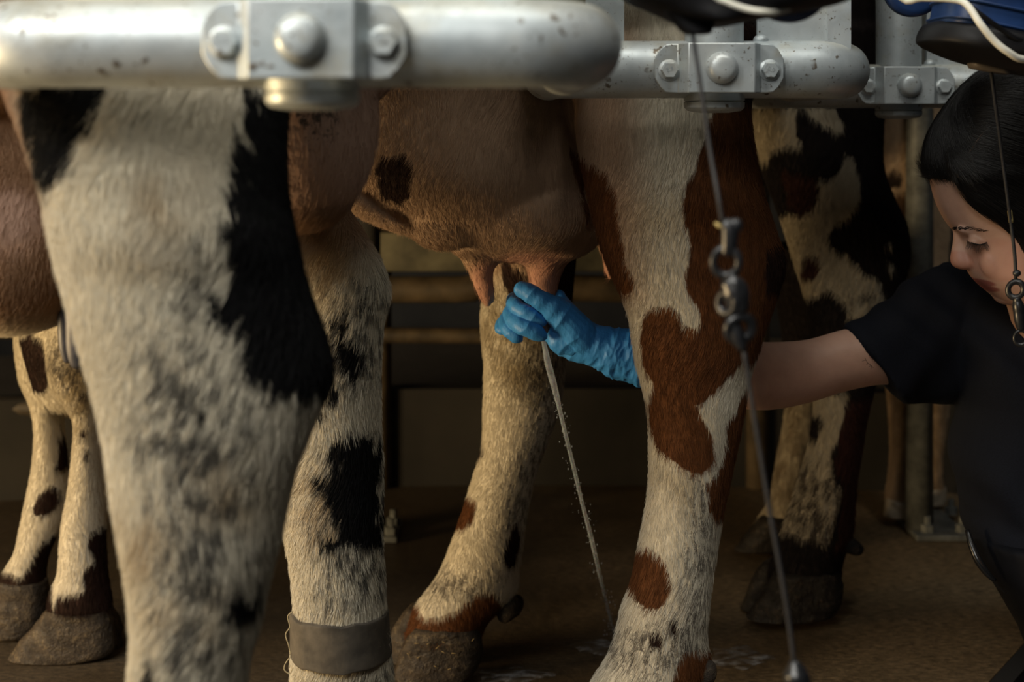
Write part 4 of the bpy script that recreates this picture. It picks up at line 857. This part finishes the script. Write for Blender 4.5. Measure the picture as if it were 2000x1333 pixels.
# glove: five fingers closed round the teat, palm, wrist and crinkled cuff
dG = 1.755
def fing(pts, r): return tube([P(*p) for p in pts], r, 18, 5)
TH = fing([(1150, 676, 1.752), (1122, 644, 1.743), (1096, 616, 1.735), (1074, 597, 1.728), (1050, 582, 1.724), (1028, 570.5, 1.726), (1014, 565.5, 1.729), (1007, 564.5, 1.731)], [.020, .0215, .0185, .0142, .0110, .0104, .0085, .003])
INX = fing([(1085, 596, 1.785), (1040, 584, 1.797), (1012, 584, 1.790), (1003, 590, 1.768), (1010, 600, 1.744), (1028, 612, 1.734), (1046, 622, 1.731), (1058, 628, 1.733), (1064, 631, 1.736)], [.012, .0100, .0090, .0086, .0088, .0088, .0084, .0066, .002])
MID = fing([(1085, 620, 1.79), (1034, 608, 1.799), (1003, 608, 1.790), (998, 616, 1.764), (1008, 630, 1.739), (1026, 641, 1.7275), (1046, 650, 1.7265), (1059, 655, 1.729), (1065, 657, 1.732)], [.012, .0100, .0090, .0090, .0096, .0098, .0096, .0076, .002])
RNG_ = fing([(1085, 640, 1.79), (1030, 626, 1.804), (994, 622, 1.796), (988, 630, 1.774), (992, 642, 1.752), (1002, 653, 1.743), (1012, 661, 1.742), (1019, 666, 1.744)], [.0115, .0095, .0084, .0080, .0080, .0078, .0070, .002])
LIT = fing([(1090, 655, 1.785), (1030, 640, 1.806), (988, 632, 1.802), (979, 634, 1.788), (978, 641, 1.772), (982, 647, 1.764), (987, 650, 1.762)], [.0110, .0085, .0072, .0068, .0066, .0056, .002])
PALM = loft([(1062, 600, 1066, 664, 1.776, .010), (1078, 580, 1074, 676, 1.772, .016), (1092, 566, 1086, 690, 1.767, .021), (1110, 584, 1104, 699, 1.762, .024), (1130, 607, 1122, 706, 1.758, .025), (1150, 627, 1142, 711, 1.756, .025), (1175, 638, 1162, 718, 1.755, .025), (1200, 643, 1188, 730, 1.755, .026), (1230, 645, 1222, 742, 1.755, .028), (1262, 645, 1256, 752, 1.756, .031), (1290, 646, 1286, 764, 1.757, .034), (1310, 646, 1306, 768, 1.758, .036)], 4, 36)
THEN = ell(P(1112, 655, 1.744), (42 * SP, .014, 36 * SP), .6)
gm = fuse('glove', [TH, INX, MID, RNG_, LIT, PALM, THEN], .00095, 2, .4)
gc, gnn = coords(gm), normals(gm)
gpx = 1000 + gc[:, 0] / gc[:, 1] * F; gpy = HY - (gc[:, 2] - H) / gc[:, 1] * F
def ridged(x, y, z, k):
    return 1 - 2 * abs(mn.noise(Vector((x * k, y * k, z * k))))
w = np.zeros(len(gc))
for i in range(len(gc)):
    X, Y = gpx[i], gpy[i]
    cf = min(max((X - 1128) / 70, 0), 1); u = (X - 1130) * .94 + (Y - 690) * .34; v = (Y - 690) * .94 - (X - 1130) * .34
    a = ridged(u * .040, v * .011, gc[i, 1] * 14, 1.0) if cf > 0 else 0
    b_ = ridged(u * .085 + 9, v * .05, gc[i, 1] * 40, 1.0) if cf > 0 else 0
    low = min(max((v - 4) / 22, 0), 1) * min(max((X - 1140) / 40, 0), 1)
    f = min(max((1140 - X) / 20, 0), 1)
    tw = ridged((X + Y * .9) * .035, (X - Y) * .012, gc[i, 1] * 20, 1.0) * f
    w[i] = cf * (.0026 * a + .0014 * b_) + low * (.0034 * b_ - .001) + .0017 * tw
gm.vertices.foreach_set('co', (gc + gnn * w[:, None]).ravel()); gm.update()
prop(link('glove', gm, M_GLOVE, man), 'blue nitrile glove closed round the teat')

# ------------------------------------------------------------------ milk
mm, nt, b = newmat('milk'); b.inputs['Base Color'].default_value = (.66, .72, .82, 1); b.inputs['Roughness'].default_value = .2; b.inputs['Subsurface Weight'].default_value = .2
mtr = N(nt, 'ShaderNodeBsdfTransparent'); mx = N(nt, 'ShaderNodeMixShader'); mx.inputs[0].default_value = .62
tcm = N(nt, 'ShaderNodeTexCoord'); nm = noise(nt, tcm.outputs['Object'], 220, 3, .6, (1, 1, .25)); nt.links.new(mrange(nt, nm, .3, .7, .20, .40), mx.inputs[0])
nt.links.new(mtr.outputs[0], mx.inputs[1]); nt.links.new(b.outputs[0], mx.inputs[2]); nt.links.new(mx.outputs[0], nt.nodes['Material Output'].inputs['Surface'])
ms = empty('milk_stream', P(1062, 664, 1.75), 'thin white milk stream falling from the gloved hand to the floor', 'milk')
sp_ = [(1058, 656, 1.752, 4), (1063, 676, 1.755, 6), (1070, 706, 1.76, 8), (1078, 740, 1.77, 8.5), (1086, 772, 1.78, 7), (1094, 806, 1.79, 5.5), (1106, 856, 1.81, 5), (1122, 920, 1.84, 5), (1138, 985, 1.87, 4.6), (1154, 1050, 1.91, 5.5), (1168, 1108, 1.95, 5), (1182, 1170, 2.0, 4.5), (1194, 1220, 2.05, 3.6), (1201, 1246, 2.08, 2.6)]
pts = [P(x + random.uniform(-.8, .8), y, d) for x, y, d, w in sp_]; rad = [w * .8 * d / F for x, y, d, w in sp_]
mesh('jet', tube(pts, rad, 12, 8), mm, ms)
dr = []
for i in range(260):
    t = random.random() ** .7; k = 3 + t * (len(sp_) - 4.01); i0 = int(k); f = k - i0
    x = sp_[i0][0] * (1 - f) + sp_[i0 + 1][0] * f; y = sp_[i0][1] * (1 - f) + sp_[i0 + 1][1] * f; d = sp_[i0][2] * (1 - f) + sp_[i0 + 1][2] * f
    c = P(x + random.gauss(0, 5 + 5 * t), y, d + random.uniform(-.01, .01)); r = random.uniform(.0002, .0007)
    dr.append(ell(c, (r, r, r * 2.2), 0, 6, 4))
prop(mesh('droplets', join(*dr), mm, ms), kind='stuff')
mp, nt, b = newmat('milk_film'); b.inputs['Base Color'].default_value = (.40, .41, .43, 1); b.inputs['Roughness'].default_value = .3
tcm = N(nt, 'ShaderNodeTexCoord'); mtr = N(nt, 'ShaderNodeBsdfTransparent'); mx = N(nt, 'ShaderNodeMixShader')
nt.links.new(mrange(nt, noise(nt, tcm.outputs['Object'], 45, 5, .7, (.6, 1.3, 1)), .42, .68, 0, .8), mx.inputs[0]); nt.links.new(mtr.outputs[0], mx.inputs[1]); nt.links.new(b.outputs[0], mx.inputs[2]); nt.links.new(mx.outputs[0], nt.nodes['Material Output'].inputs['Surface'])
def floor_pt(x, y):
    d = H * F / (y - HY); return P(x, y, d)
def puddle(cx, cy, rx, ry, label):
    pts = [floor_pt(cx + rx * math.cos(a) * (1 + .25 * math.sin(3 * a + cx)), cy + ry * math.sin(a) * (1 + .2 * math.cos(5 * a))) for a in [2 * math.pi * i / 28 for i in range(28)]]
    c = sum(pts, Vector()) / 28
    V = [tuple(p) for p in pts] + [tuple(c + (p - c) * .8 + Vector((0, 0, .0012))) for p in pts] + [tuple(c + Vector((0, 0, .0015)))]
    Fc = [(i, (i + 1) % 28, (i + 1) % 28 + 28, i + 28) for i in range(28)] + [(28 + i, 28 + (i + 1) % 28, 56) for i in range(28)]
    V = [(x, y, z + .0008) for x, y, z in V]
    prop(mesh('milk_puddle', (V, Fc), mp), label, 'puddle', 'splashes of milk on the floor')
puddle(995, 1322, 75, 16, 'bluish milk splash on the dark floor right of the brown hoof')
puddle(1165, 1266, 50, 14, 'thin milk splash where the stream meets the floor')
puddle(1440, 1286, 60, 22, 'pale milk splash on the mat right of the red spotted fetlock')
